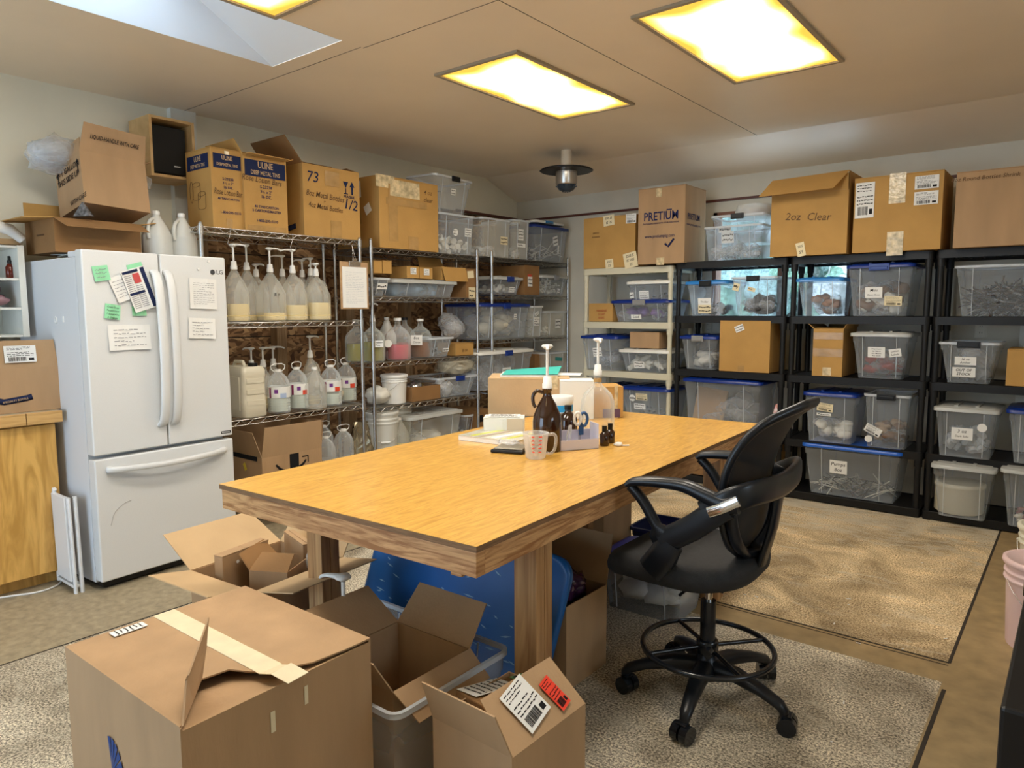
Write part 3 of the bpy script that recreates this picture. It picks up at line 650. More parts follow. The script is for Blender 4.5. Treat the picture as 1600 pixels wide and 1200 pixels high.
# ================================================================== DRAFTING CHAIR
CBLK = mat('chair_black_plastic', (.007, .009, .013), .33, spec=.4)
CFAB = mat('chair_black_fabric', (.014, .014, .015), .75, var=.3, scale=60, bump=.5, bscale=400)
MESH = clear('chair_mesh', (.012, .012, .013), .8, .6, .2)
ch = thing('drafting_chair', 'black mesh-back drafting chair with armrests and foot ring pulled up to the table', 'chair', (3.77, -3.635, 0))
hub = B(); hub.lathe([(.045, .085), (.055, .1), (.052, .15), (.034, .165), (.034, .2)], 20); hub.build('hub', CBLK, ch)
for i in range(5):
    a = R(-80+72*i); dx, dy = math.cos(a), math.sin(a)
    b = B(); pts = [(.03*dx, .03*dy, .125), (.12*dx, .12*dy, .135), (.22*dx, .22*dy, .115), (.285*dx, .285*dy, .092), (.3*dx, .3*dy, .075), (.3*dx, .3*dy, .06)]
    b.sweep(pts, [.075, .066, .052, .044, .036, .028], [.075, .05, .036, .034, .032, .028], [(0, 0, 1)]*4+[(dx, dy, .3)]*2, 12); lg = b.build('leg', CBLK, ch)
    b = B(); ca = a+R(70+40*i); ax = Vector((math.cos(ca), math.sin(ca), 0)); c0 = Vector((.3*dx, .3*dy, .032))+ax.cross(Vector((0, 0, 1)))*.012
    for s in (-1, 1): b.lathe([(0.001, 0)], 3) if False else b.cyl(c0+ax*s*.004, c0+ax*s*.032, .032, 20)
    b.cyl(c0-ax*.02, c0+ax*.02, .014, 10); b.sweep([c0+Vector((0, 0, .032))-ax*.02, c0+Vector((0, 0, .034)), c0+Vector((0, 0, .032))+ax*.02], .03, .01, (0, 0, 1), 8); b.build('caster', BLACK_G, lg)
b = B(); b.cyl((0, 0, .15), (0, 0, .38), .028, 20); b.build('column_sleeve', BLACK_G, ch)
b = B(); b.cyl((0, 0, .38), (0, 0, .5), .014, 16); b.build('gas_lift', mat('chrome', (.75, .75, .75), .12, 1), ch)
b = B(); b.tube([(.235*math.cos(2*math.pi*i/48), .235*math.sin(2*math.pi*i/48), .2) for i in range(48)], .0105, 8, closed=True)
b.lathe([(.038, .18), (.04, .185), (.04, .225), (.036, .23)], 18)
for i in range(4):
    a = R(-38+90*i); b.cyl((.036*math.cos(a), .036*math.sin(a), .205), (.232*math.cos(a), .232*math.sin(a), .2), .008, 8)
b.cyl((.03, -.04, .205), (.03, -.07, .205), .016, 12); b.build('foot_ring', BLACK_G, ch)
# seat: rounded cushion, waterfall front
b = B(); rings = []
def seatring(k, z, dz=0):
    out = []
    for i in range(40):
        a = 2*math.pi*i/40; ca, sa = math.cos(a), math.sin(a); e = .72
        x = .275*k*math.copysign(abs(ca)**e, ca)-.085; y = .265*k*math.copysign(abs(sa)**e, sa)
        out.append((x, y, z-(.03*max(0, (-x-.18)/.14)**2)+.012*(y/.25)**2*k+.02*max(0, (x-.05)/.15)))
    return out
for k_, z_ in ((.8, .475), (.93, .482), (1.0, .505), (1.01, .53), (.99, .55), (.93, .566), (.82, .572), (.5, .568), (.2, .564)): rings.append(seatring(k_, z_))
b.loft(rings); b.build('seat', CFAB, ch)
b = B(); b.bx(-.13, -.09, .455, .09, .09, .476); b.cyl((0, 0, .44), (0, 0, .46), .035, 16); b.cyl((-.02, -.09, .462), (-.02, -.2, .458), .006, 8); b.build('tilt_mechanism', CBLK, ch, bevel=.004)
# backrest: curved shell outline, mesh inside
prof = [(.125, .60), (.165, .66), (.185, .75), (.185, .84), (.205, .93), (.245, 1.02), (.29, 1.09), (.335, 1.135)]
wid = [.05, .16, .215, .22, .225, .215, .17, .06]
def backpt(t, s):
    """t 0..1 up, s -1..1 across: point on the backrest surface"""
    f = t*(len(prof)-1); i = min(int(f), len(prof)-2); u = f-i; u2 = u
    def cr(a):
        p0, p1, p2, p3 = a[max(i-1, 0)], a[i], a[i+1], a[min(i+2, len(a)-1)]
        return .5*((2*p1)+(-p0+p2)*u2+(2*p0-5*p1+4*p2-p3)*u2*u2+(-p0+3*p1-3*p2+p3)*u2**3)
    x = cr([p[0] for p in prof]); z = cr([p[1] for p in prof]); wd_ = cr(wid)
    return Vector((x-.055*(s*s)*(wd_/.22)**2, s*wd_, z))
b = B(); out = [backpt(t/24, -1) for t in range(25)]+[backpt(1, s/4) for s in range(-3, 4)]+[backpt(1-t/24, 1) for t in range(25)]+[backpt(0, s/4) for s in range(3, -4, -1)]
ups = [Vector((-1, 0, .25)).normalized()]*len(out)
b.sweep(out, .034, .026, ups, 12, closed=True); b.build('backrest_frame', CBLK, ch)
b = B(); nU, nV = 26, 14; vs = []; 
for i in range(nU+1):
    for j in range(nV+1): vs.append(backpt(i/nU, -1+2*j/nV)+Vector((-.003, 0, 0)))
fs = [(i*(nV+1)+j, i*(nV+1)+j+1, (i+1)*(nV+1)+j+1, (i+1)*(nV+1)+j) for i in range(nU) for j in range(nV)]
b.add(vs, fs, 0, True); b.add([v+Vector((.004, 0, 0)) for v in vs], [f[::-1] for f in fs], 0, True); b.build('backrest_mesh', MESH, ch)
# band round the back joining both armrests, with oval lower shell
b = B(); pts = bez([(.10, -.285, .79), (.17, -.285, .835), (.225, -.245, .862), (.25, -.13, .86), (.255, 0, .855), (.25, .13, .86), (.225, .245, .862), (.17, .285, .835), (.10, .285, .79)], 6)
b.sweep(pts, .07, .028, [Vector((p.x-.1, p.y, 0)).normalized() for p in pts], 12, e=3.2) if False else b.sweep(pts, .03, .085, (0, 0, 1), 12, e=3.4); b.build('back_band', CBLK, ch)
b = B(); low = [backpt(t/12*.36, -1)+Vector((.03, 0, 0)) for t in range(13)][::-1]+[backpt(0, 0)+Vector((.05, 0, 0))]+[backpt(t/12*.36, 1)+Vector((.03, 0, 0)) for t in range(13)]
b.sweep(low, .03, .04, (1, 0, 0), 12); b.build('lower_back_loop', CBLK, ch)
b = B(); b.sweep([(.06, 0, .47), (.12, 0, .49), (.19, 0, .56), (.225, 0, .70), (.245, 0, .84)], .07, .025, [(0, 0, 1)]*2+[(1, 0, 0)]*3, 12); b.build('back_support', CBLK, ch)
for s in (-1, 1):
    b = B(); y = s*.285
    top = bez([(-.175, y, .845), (-.15, y, .858), (-.06, y, .868), (.03, y, .868), (.1, y, .848), (.16, y, .83), (.21, y, .835)], 5)
    n = len(top); b.sweep(top, [.07-.03*i/n for i in range(n)], [.024+.035*i/n for i in range(n)], (0, 0, 1), 12)
    fr = bez([(-.17, y, .838), (-.12, y, .79), (-.06, y, .70), (-.04, y*.97, .65), (-.05, y*.9, .60), (-.09, y*.8, .55), (-.1, y*.6, .49)], 5)
    b.sweep(fr, .036, [.034]*10+[.085]*(len(fr)-10), (1, 0, .4), 12)
    rr_ = bez([(-.05, y, .665), (0, y, .695), (.06, y, .735), (.12, y, .785), (.17, y, .825)], 5); b.sweep(rr_, .036, .085, (-.5, 0, .8), 12)
    fr2 = bez([(-.1, y*.93, .55), (-.05, y, .61), (-.02, y, .67)], 5); b.sweep(fr2, .036, .10, (-.8, 0, .4), 12)
    ar = b.build('armrest', CBLK, ch)
    b = B(); pts = bez([(.12, y+s*.019, .80), (.165, y+s*.02, .822), (.215, y+s*.016, .852)], 5); b.sweep(pts, .012, .036, (0, 0, 1), 12, e=2.2); b.build('chrome_trim', mat('chrome', (.75, .75, .75), .12, 1), ar)

# ================================================================== REFRIGERATOR
FRW = mat('fridge_white', (.70, .715, .72), .34, var=.02, scale=200, bump=.06, bscale=700)
FRS = mat('fridge_side_white', (.68, .70, .73), .4, bump=.05, bscale=500)
FA = .058; fe2 = Vector((-math.sin(FA), math.cos(FA), 0)); fn = Vector((math.cos(FA), math.sin(FA), 0))
FO = Vector((.92, -4.615, 0)); FC = FO+fe2*.391
fr = thing('refrigerator', 'white french door refrigerator covered with paper notes', 'refrigerator', FC, math.pi/2+FA)
b = B(); b.bx(-.389, .075, .035, .372, .80, 1.715); b.build('cabinet', FRS, fr, bevel=.004)
b = B(); b.bx(-.37, .04, .012, .37, .6, .05); b.build('base_grille', BLACK, fr)
for x in (-.34, .34):
    b = B(); b.cyl((x, .08, 0), (x, .08, .015), .018, 12); b.build('foot', BLACK, fr)
HND = mat('fridge_handle', (.68, .69, .69), .3)
for s in (-1, 1):
    b = B(); x0, x1 = (-.391, -.004) if s < 0 else (.004, .391); b.bx(x0, 0, .712, x1, .068, 1.75); d = b.build('door', FRW, fr, bevel=.008, seg=3)
    b = B(); x = s*.034; pts = bez([(x, .002, 1.655), (x, -.03, 1.625), (x, -.055, 1.5), (x, -.066, 1.24), (x, -.055, .98), (x, -.03, .86), (x, .002, .83)], 6)
    b.sweep(pts, .046, .024, (0, -1, 0), 12, e=3.5); b.build('handle', HND, d)
b = B(); b.bx(-.391, 0, .05, .391, .068, .692); d = b.build('freezer_drawer', FRW, fr, bevel=.008, seg=3)
b = B(); pts = bez([(-.325, .002, .635), (-.30, -.022, .633), (-.15, -.05, .628), (0, -.06, .626), (.15, -.05, .628), (.30, -.022, .633), (.325, .002, .635)], 6); b.sweep(pts, .034, .03, (0, 0, 1), 12, e=3.5)
b.build('handle', HND, d)
for x in (-.35, .35):
    b = B(); b.bx(x-.035, .02, 1.716, x+.035, .16, 1.745); b.build('hinge_cover', FRS, fr, bevel=.005)
FM = mats3(Vector((1, 0, 0)), Vector((0, 0, 1)), Vector((0, -1, 0)), Vector((0, 0, 0)))   # door plane in fridge space
b = B(FM); b.text('LG', .035, 0, .352, 1.665, .0015); n0 = b.lathe([(.0145, .001), (.0145, .002)], 18, (.308, 1.665, 0)); b.build('logo', mat('logo_dark', (.05, .05, .055), .4), fr)
b = B(FM); b.bx(.315, .728, .0005, .377, .742, .002, 0); b.bx(.320, .733, .002, .370, .737, .0024, 1); b.build('badge', [BLACK, PAPER], fr)

b = B(FM); 
for x, z, r_ in ((.285, 1.725, .009), (.22, 1.68, .008)): b.lathe([(r_, .001), (r_*.8, .006)], 12, (x, z, 0))
b.build('adhesive_hook', WHITE_P, fr)
b = B(); b.tube([(-.3905+.0, .33+.012*math.cos(a/8*math.pi), 1.4+.018*math.sin(a/8*math.pi)) for a in range(16)], .003, 6, closed=True); b.cyl((-.3905, .24, 1.42), (-.3905, .24, 1.39), .004, 6); b.build('side_hook', WHITE_P, fr)
b = B(FM); b.tube(bez([(-.33, .34, .0012), (-.31, .4, .0012), (-.26, .44, .0012), (-.22, .45, .0012)], 4), .0011, 5); b.build('scratch', mat('scratch_grey', (.35, .34, .32), .5), fr)

def fridge_pt(px, py):
    d = FW*CAM_F + RT*(px-800) - UP*(py-600); t = (FO-CPOS).dot(fn)/d.dot(fn); q = CPOS+d*t-FO
    return q.dot(fe2)-.391, q.z
def fridge_note(name, label, cat, px, py, w, h, rot, paper, rows, out=.003, extra=None, ink=None, group='paper notes on the refrigerator'):
    x, z = fridge_pt(px, py)
    o = thing(name, label, cat, FC+fe2*x+fn*out+Vector((0, 0, z)), math.pi/2+FA, group)
    b = B(FM @ Matrix.Rotation(rot, 4, 'Z')); n = 6; vs = []; rs = random.Random(px)
    for j in range(2):
        for i in range(n+1): vs.append((-w/2+w*i/n, -h/2 if j == 0 else h/2, (.008 if j == 0 else 0)+.0025*math.sin(i*1.3+px)))
    fs = [(i, i+1, n+2+i, n+1+i) for i in range(n)]; b.add(vs, fs, 0); b.add([(v[0], v[1], v[2]-.0008) for v in vs], [f[::-1] for f in fs], 0)
    b.build('sheet', paper, o)
    b = B(FM @ Matrix.Translation((0, 0, .007)) @ Matrix.Rotation(rot, 4, 'Z') @ Matrix.Rotation(-.008/h*1.0, 4, 'X'))
    if rows: strokes(b, w*.9, h*.9, rows, 0, .8, 0, .16, px)
    if extra: extra(b, w, h)
    b.build('writing', ink or [INK_G, NAVY, INK_R], o); return o
fridge_note('sticky_note', 'green sticky note at the top left of the refrigerator', 'note', 157, 427, .075, .075, .15, GREEN_P, 3)
fridge_note('sticky_note', 'green handwritten sticky note below the grey letter on the refrigerator', 'note', 175, 487, .075, .075, -.15, GREEN_P, 0, ink=[INK], extra=lambda b, w, h: [b.text(t, .013, 0, 0, h*.3-i*.018, 0, .2) for i, t in enumerate(['Coast Soap', 'Peppermint', '1 Spearmint', '2 Orange'])])
fridge_note('sticky_note', 'green note tucked behind the top of the printed flyer', 'note', 213, 425, .08, .09, .3, GREEN_P, 0)
fridge_note('sticky_note', 'green note peeking out below the printed flyer', 'note', 217, 486, .075, .05, 0, GREEN_P, 0, out=.002)
fridge_note('paper_note', 'folded paper note left of the printed flyer', 'note', 190, 450, .1, .13, .35, PAPER, 6, out=.006)
def flyer(b, w, h):
    b.bx(-w*.46, h*.41, 0, w*.2, h*.47, .0004, 1); b.bx(-w*.46, -h*.1, 0, w*.2, -h*.04, .0004, 1); b.bx(w*.3, -h*.48, 0, w*.48, h*.48, .0004, 1); b.bx(-.01, h*.15, 0, w*.2, h*.38, .0004, 2)
    for x0 in (-w*.44, -w*.1):
        for i in range(18):
            y = h*.36-i*h*.045
            if abs(y+h*.07) > h*.05 and not (x0 > -w*.2 and y > h*.13): b.bx(x0, y-.0015, 0, x0+w*.28, y+.0015, .0004, 0)
fridge_note('printed_flyer', 'printed flyer with dark blue edge and red picture on the refrigerator', 'flyer', 215, 452, .125, .22, .3, PAPER, 0, out=.014, extra=flyer, ink=[INK_G, NAVY, mat('flyer_red', (.5, .06, .06), .5)])
fridge_note('paper_note', 'wide white paper note below the flyer on the left door', 'note', 202, 527, .215, .13, -.0, PAPER, 5, out=.003)
fridge_note('paper_note', 'tall handwritten list on the right refrigerator door', 'note', 317, 459, .165, .17, -.03, PAPER, 11, out=.003)
fridge_note('paper_note', 'small handwritten list under the tall one on the right refrigerator door', 'note', 315, 513, .16, .115, -.05, PAPER, 5, out=.003)

# ================================================================== CABINET, COUNTER, CUBBY, LEFT EDGE THINGS
OAK = wood('oak_veneer', (.52, .28, .06), (.75, .44, .12), (6, 5, .7), 2.2, .4, coat=.2, dist=2.6, sharp=(.38, .62))
cb = thing('base_cabinet', 'honey oak base cabinet at the left edge beside the refrigerator', 'cabinet', (.012, -4.672, 0))
b = B(); b.bx(.01, -1.6, .09, .575, 0, .868); b.bx(.05, -1.6, 0, .52, -.01, .09); b.build('body', OAK, cb, bevel=.002)
for i, (y0, y1) in enumerate(((-.5, -.004), (-1.0, -.51), (-1.55, -1.01))):
    b = B(); b.bx(.576, y0, .075, .598, y1, .86); d = b.build('door', OAK, cb, bevel=.003)
    b = B(); yy = y0+.045; b.tube([(.598, yy, .70), (.62, yy, .705), (.62, yy, .79), (.598, yy, .795)], .005, 8); b.build('handle', CHROME, d)
b = B(); b.bx(.0, -1.65, .871, .615, .02, .93); b.build('countertop', mat('cream_laminate', (.6, .5, .34), .4), cb)
b = B(); b.bx(.615, -1.65, .872, .638, -.145, .931); b.bx(.615, -.142, .872, .638, .02, .931); b.build('edge_band', wood('oak_edging', (.5, .28, .09), (.68, .42, .16), (4, 1, 12), 3, .4), cb, bevel=.002)
cu = thing('wall_cubby', 'white wall cubby shelf left of the refrigerator', 'shelf', (.02, -4.68, 1.31))
b = B(); b.bx(0, -.9, 0, .01, 0, .485); b.bx(.01, -.9, 0, .33, -.885, .485); b.build('back_panel', WHITEP, cu)
b = B(); b.bx(.01, -.03, 0, .33, 0, .485); b.build('side_panel', WHITEP, cu)
for z in (0.0, .145, .30, .47):
    b = B(); b.bx(.01, -.885, z, .325, -.031, z+.012); b.build('shelf', WHITEP, cu)
p = at(16, 430, 'X', .24)
t = thing('spray_bottle', 'small amber spray bottle in the white cubby', 'bottle', (.24, p.y, 1.623))
b = B(); b.lathe([(.019, 0), (.021, .004), (.021, .06), (.012, .075), (.009, .08)], 16); b.build('bottle', mat('red_brown_glass', (.12, .015, .005), .1), t)
b = B(); b.lathe([(.01, .078), (.011, .095), (.007, .1), (.007, .118), (.004, .12)], 14); b.build('spray_cap', BLACK, t)
t = fill('crumpled_bags', 'crumpled clear and pink plastic bags in the white cubby', (.19, -4.84, 1.468), 0, .22, .22, .12, 'bags', [FILM, mat('pink_film', (.3, .16, .18), .3), mat('dark_plastic_bits', (.04, .03, .03), .3)], 22, 5, .032, 'bags')
b = B(); b.bx(.02, -5.6, 1.80, .3, -4.68, 1.83)
tag(b.build('shelf_board', wood('plain_board', (.4, .24, .1), (.55, .36, .18), (5, 1, 5), 3)), 'thin wooden board on top of the white cubby', 'board')
t = thing('shipping_tube', 'white rolled sleeve lying over the white cubby', 'roll', (.3, -4.74, 1.875), (0, 0, R(20)))
b = B(); b.tube([(0, -.12, .03), (.03, .0, .0), (.05, .05, -.05)], [.028, .03, .022], 14); b.build('sleeve', PAPER, t)
carton('shipping_carton', 'brown carton with navy ribbon banner and raised labelled flap on the oak counter', (.355, -4.9, .932), math.pi/2, .54, .44, .228, 'open', {'front': (-6, .14), 'right': (-70, .12), 'back': (10, .12)},
       [('front', 'mark', .62, .26, lambda b: (b.sweep([(-.075, .008, 0), (-.05, .0, 0), (0, .006, 0), (.05, .012, 0), (.075, .018, 0)], .03, .001, (0, 0, 1), 4), b.text('SPECIALTY BOTTLE', .013, 1, 0, .004, .0022, 0, .12)), [NAVY, CARD_L])])
def on_panel(parent, O, r_, u_, prints, fw=1, fh=1):
    r_, u_ = Vector(r_).normalized(), Vector(u_).normalized(); M = mats3(r_, u_, r_.cross(u_), Vector(O))
    for p in prints: printed(parent, M, fw, fh, p, .003)
cc = COL.objects[-1]
# shipping label on the raised front flap
oo = [o for o in COL.objects if o.name.startswith('shipping_carton')][-1]
on_panel(oo, (.10, -.22+.003, .228+.07), (1, 0, 0), (0, .1, 1), [('label', .5, .5, .14, .085, 'ship')])
# folded white metal stand leaning on the fridge side
t = thing('folding_stand', 'folded white metal stand between the oak cabinet and refrigerator', 'stand', (.80, -4.675, 0))
WM = mat('white_enamel', (.75, .77, .79), .35)
b = B(); b.sweep([(-.2, -.03, .02), (-.2, -.03, .48), (-.18, -.03, .52)], .03, .02, (0, 1, 0), 8); b.sweep([(.02, .0, .0), (.02, .0, .05), (.01, .0, .3), (0, 0, .5)], .03, .02, (0, 1, 0), 8); b.sweep([(.02, -.03, .0), (.02, -.03, .05), (.01, -.03, .3), (0, -.03, .5)], .03, .016, (0, 1, 0), 8); b.build('leg_frame', WM, t)
b = B(); b.obox((-.17, -.045, .06), (.175, 0, 0), (0, .022, 0), (-.02, 0, .44)); b.build('panel', WM, t, bevel=.004)
b = B()
b.bx(-.2, -.04, .03, .02, .0, .045); b.build('fitting', WM, t)
b = B(); b.tube(bez([(.45, -5.3, .005), (.59, -4.97, .005), (.66, -4.82, .005), (.63, -4.72, .006), (.56, -4.68, .01)], 6), .005, 8)
tag(b.build('power_cord', WHITE_P), 'white cord on the floor in front of the oak cabinet', 'cord')

# on top of the fridge
b = B(); rr = random.Random(4)
for i in range(7):
    cx, cy = .52+rr.uniform(-.05, .1), -4.36+rr.uniform(-.1, .12); a = rr.uniform(-.4, .4); w_, h_ = .24, .32
    M_ = Matrix.Translation((cx, cy, 1.7165+i*.005)) @ Matrix.Rotation(a, 4, 'Z') @ Matrix.Rotation(rr.uniform(-.02, .02), 4, 'X'); b.M = M_; b.bx(-w_/2, -h_/2, 0, w_/2, h_/2, .003, rr.randrange(2))
b.M = Matrix()
tag(b.build('paper_stack', [PAPER, mat('grey_paper', (.5, .5, .48), .8)]), 'loose stack of papers lying on top of the refrigerator', 'papers', kind='stuff')
carton('open_carton', 'dark brown open carton on top of the refrigerator', (.40, -4.40, 1.754), math.pi/2+.03, .44, .38, .175, 'open', {'front': (112, .14), 'left': (95, .14), 'right': (80, .1), 'back': (20, .12)}, [('left', 'text', .55, .55, .02, 'xxxxxxxxxx', INK)], m=CARD_D, m_in=CARD_O)
CB = carton('tipped_carton', 'carton reading LIQUID-HANDLE WITH CARE tilted on the open carton', (.42, -4.285, 1.985), 0, .355, .30, .29, 'open', {'right': (60, .05), 'left': (-10, .08), 'front': (24, .15)},
       [('left', 'text', .5, .78, .045, '4 - 1 GALLON\nTHIS SIDE UP', INK, .0), ('left', 'mark', .12, .72, lambda b: (b.bx(-.004, -.04, 0, .004, .03, .0008), b.add([(-.014, .02, .0004), (.014, .02, .0004), (0, .045, .0004)], [(0, 1, 2)])), [INK]), ('left', 'mark', .9, .72, lambda b: (b.bx(-.004, -.04, 0, .004, .03, .0008), b.add([(-.014, .02, .0004), (.014, .02, .0004), (0, .045, .0004)], [(0, 1, 2)])), [INK]),
        ('left', 'text', .8, .12, .035, 'WITH CARE', INK)], m=CARD, m_in=CARD, tilt=(R(-12), R(3), math.pi/2+.06), t=.004)
on_panel(CB, (0, -.15-.034, .29+.075), (1, 0, 0), (0, -math.tan(R(24)), 1), [('text', .5, .5, .032, 'LIQUID-HANDLE WITH CARE', INK, 0, .15, .62)])
fill('bubble_wrap', 'clear bubble wrap spilling out of the tilted carton', (.30, -4.50, 2.20), 0, .26, .24, .17, 'bags', [FILM], 12, 3, .09, 'bubble wrap')
t = thing('glitter_bag', 'small black and silver patterned pouch on the open carton', 'pouch', (.62, -4.49, 1.945), .4)
b = B(); b.add([(-.055, 0, 0), (.055, 0, 0), (.0, .01, .075), (-.055, .03, 0), (.055, .03, 0), (.0, .02, .075)], [(0, 1, 2), (3, 5, 4), (0, 3, 4, 1), (1, 4, 5, 2), (2, 5, 3, 0)]); b.build('pouch', mat('black_silver_pattern', (.12, .12, .13), .3, var=.95, scale=60), t)
for i, (px, lb) in enumerate(((247, 'empty milky gallon jug on the refrigerator, left one of the pair'), (286, 'empty milky gallon jug on the refrigerator, right one beside the wire rack'))):
    p = at(px, 395, 'X', .52); jug('gallon_jug', lb, (.52, p.y, 1.718), R(-60), .078, .29, cap=WHITE_P, handle=True, m=mat('opaque_milky_plastic', (.62, .62, .58), .4), group='empty gallon jugs on the refrigerator')
# speaker in wooden box
t = thing('speaker_cabinet', 'black speaker inside a wooden box high on the left wall', 'speaker', (.05, -3.83, 2.265), 0)
BIR = wood('birch_box', (.5, .31, .12), (.66, .44, .2), (3, 3, 3), 2, .5)
b = B(); D, W_, H_ = .27, .28, .36
b.bx(0, -W_/2, 0, D, W_/2, .016); b.bx(0, -W_/2, H_-.016, D, W_/2, H_); b.bx(0, -W_/2, .016, D, -W_/2+.016, H_-.016); b.bx(0, W_/2-.016, .016, D, W_/2, H_-.016); b.bx(0, -W_/2+.016, .016, .01, W_/2-.016, H_-.016); b.build('wooden_box', BIR, t)
b = B(); b.bx(.04, -.105, .03, .20, .115, .325); sp = b.build('speaker', BLACK, t, bevel=.02, seg=3)
b = B(); b.bx(.2, -.1, .035, .212, .11, .32); b.build('grille', mat('speaker_grille', (.012, .012, .012), .7, bump=.8, bscale=500), sp, bevel=.01)
b = B(); b.bx(.213, .03, .08, .2135, .07, .088); b.build('nameplate', PAPER, sp)
b = B(); b.tube(bez([(.17, -.118, .3), (.2, -.118, .24), (.16, -.118, .18), (.2, -.118, .1), (.17, -.118, .05), (.2, -.06, .02)], 5), .002, 6); b.build('cable', mat('grey_cable', (.3, .32, .36), .4), t)
b = B(); b.blob((.0, 0, 0), (.035, .035, .035), 0, 2, .5, 2, 4); o = tag(b.build('plastic_scrap', FILM, loc=(.35, -4.02, 2.21)), 'scrap of clear plastic beside the speaker box', 'scrap')

# ================================================================== FOREGROUND
G = carton  # shorthand
# big carton, torn top
bc = thing('large_carton', 'large carton with torn taped top in the left foreground', 'box', (3.118, -5.168, 0), .015)
w_, d_, h_ = .575, .50, .60
b = B(); t_ = .005
b.bx(-w_/2, -d_/2, 0, w_/2, d_/2, t_); b.bx(-w_/2, -d_/2, t_, w_/2, -d_/2+t_, h_); b.bx(-w_/2, d_/2-t_, t_, w_/2, d_/2, h_); b.bx(-w_/2, -d_/2+t_, t_, -w_/2+t_, d_/2-t_, h_); b.bx(w_/2-t_, -d_/2+t_, t_, w_/2, d_/2-t_, h_-.006); b.build('body', CARD, bc)
# inner flap under the torn place
b = B(); b.obox((w_/2-t_, -d_/2+.01, h_-.008), (0, d_-.02, 0), (-.26, 0, -.03), (0, 0, -.004)); b.build('inner_flap', CARD, bc)
# outer top as two flaps, the front one torn open near its corner
BM = Matrix.Translation((-3.118, 5.168, 0)); rot_ = Matrix.Rotation(-.015, 4, 'Z')
def loc_(px, py, z=.602): return rot_ @ (at(px, py, 'Z', z)-Vector((3.118, -5.168, 0)))
def slab(b, pts, t=.004, m=0):
    n = len(pts); top = [Vector(p) for p in pts]; bot = [p+Vector((0, 0, -t)) for p in top]
    b.add(top+bot, [tuple(range(n)), tuple(range(2*n-1, n-1, -1))]+[(i, n+i, n+(i+1) % n, (i+1) % n) for i in range(n)], m)
H2 = .604; xl, xr, yf, yb = -w_/2, w_/2, -d_/2, d_/2
b = B(); slab(b, [(xl, .002, H2), (xr-.05, .002, H2), (xr-.03, .03, H2+.004), (xr-.012, .08, H2), (xr-.002, .17, H2), (xr, yb, H2), (xl, yb, H2)]); b.build('flap', CARD, bc)
b = B(); slab(b, [(xl, yf, H2), (xr-.002, yf, H2), (xr-.015, yf+.015, H2), (xr-.15, -.125, H2), (xr-.14, -.06, H2), (xr-.09, -.035, H2), (xr-.05, -.002, H2), (xl, -.002, H2)]); b.build('flap', CARD, bc)
b = B()   # raised torn triangle
A_, B_, C_ = Vector((xr-.002, yf+.004, H2)), Vector((xr-.15, -.125, H2)), Vector((xr-.125, -.115, H2+.15)); D_ = Vector((xr-.06, -.205, H2+.06)); N_ = Vector((.003, .003, .001))
pts = [A_, (A_+B_)/2+Vector((0, 0, .0)), B_, B_.lerp(C_, .55)+Vector((.01, -.004, 0)), C_, C_+Vector((.012, -.012, -.01)), D_+Vector((.01, 0, .015)), D_]
n = len(pts); b.add(pts+[p+N_ for p in pts], [tuple(range(n)), tuple(range(2*n-1, n-1, -1))]+[(i, n+i, n+(i+1) % n, (i+1) % n) for i in range(n)]); b.build('torn_flap', CARD, bc)
b = B(); b.bx(xl-.001, -.03, H2+.0003, xr-.06, .03, H2+.0015); b.bx(xl-.002, -.03, H2-.06, xl-.0005, .03, H2+.001); b.obox((xr-.06, -.03, H2+.001), (.04, .0, .012), (0, .055, 0), (0, 0, .001)); b.obox((xr-.02, -.028, H2+.013), (.05, .012, -.012), (0, .055, .004), (0, 0, .001)); b.build('paper_tape', TAPE_W, bc)
M = face_m('top', w_, d_, H2); printed(bc, M, w_, d_, ('label', .06, .28, .035, .085, 6, 0))
M = face_m('front', w_, d_, h_)
def fan(b):
    for i, (x0, x1, x2, y1) in enumerate(((-.03, -.03, -.012, .045), (-.022, -.006, .004, .036), (-.014, .010, .016, .026), (-.008, .018, .026, .012))):
        b.add([(-.028+i*.004, -.07, 0), (x2, y1-.012 if i else .03, 0), (x1, y1, 0)], [(0, 1, 2)])
def fan(b):
    for i in range(5):
        a0, a1 = R(62-18*i+28), R(62-18*i+14+28); q = .085
        b.add([(0, 0, 0), (q*math.cos(a1)*.7, q*math.sin(a1), 0), (q*math.cos(a0)*.7, q*math.sin(a0), 0)], [(0, 2, 1)])
printed(bc, M, w_, d_*0+h_, ('mark', .42, .62, fan, [mat('blue_print', (.008, .045, .2), .7)]))
M = face_m('right', w_, d_, h_)
printed(bc, M, d_, h_, ('tape', .42, .86, .012, .05, TAPE_W)); printed(bc, M, d_, h_, ('tape', .6, .9, .01, .045, TAPE_W))
# clear tote and the carton standing in it
bin_('clear_tote', 'large clear tote on the floor holding an open carton', (3.07, -4.585, 0), .01, .64, .49, .35, tap=.03, prints=())
carton('open_carton', 'open carton standing inside the clear tote', (3.165, -4.62, .012), .02, .33, .33, .36, 'open', {'back': (42, .15), 'left': (55, .17), 'right': (125, .11), 'front': (30, .12)}, t=.005)
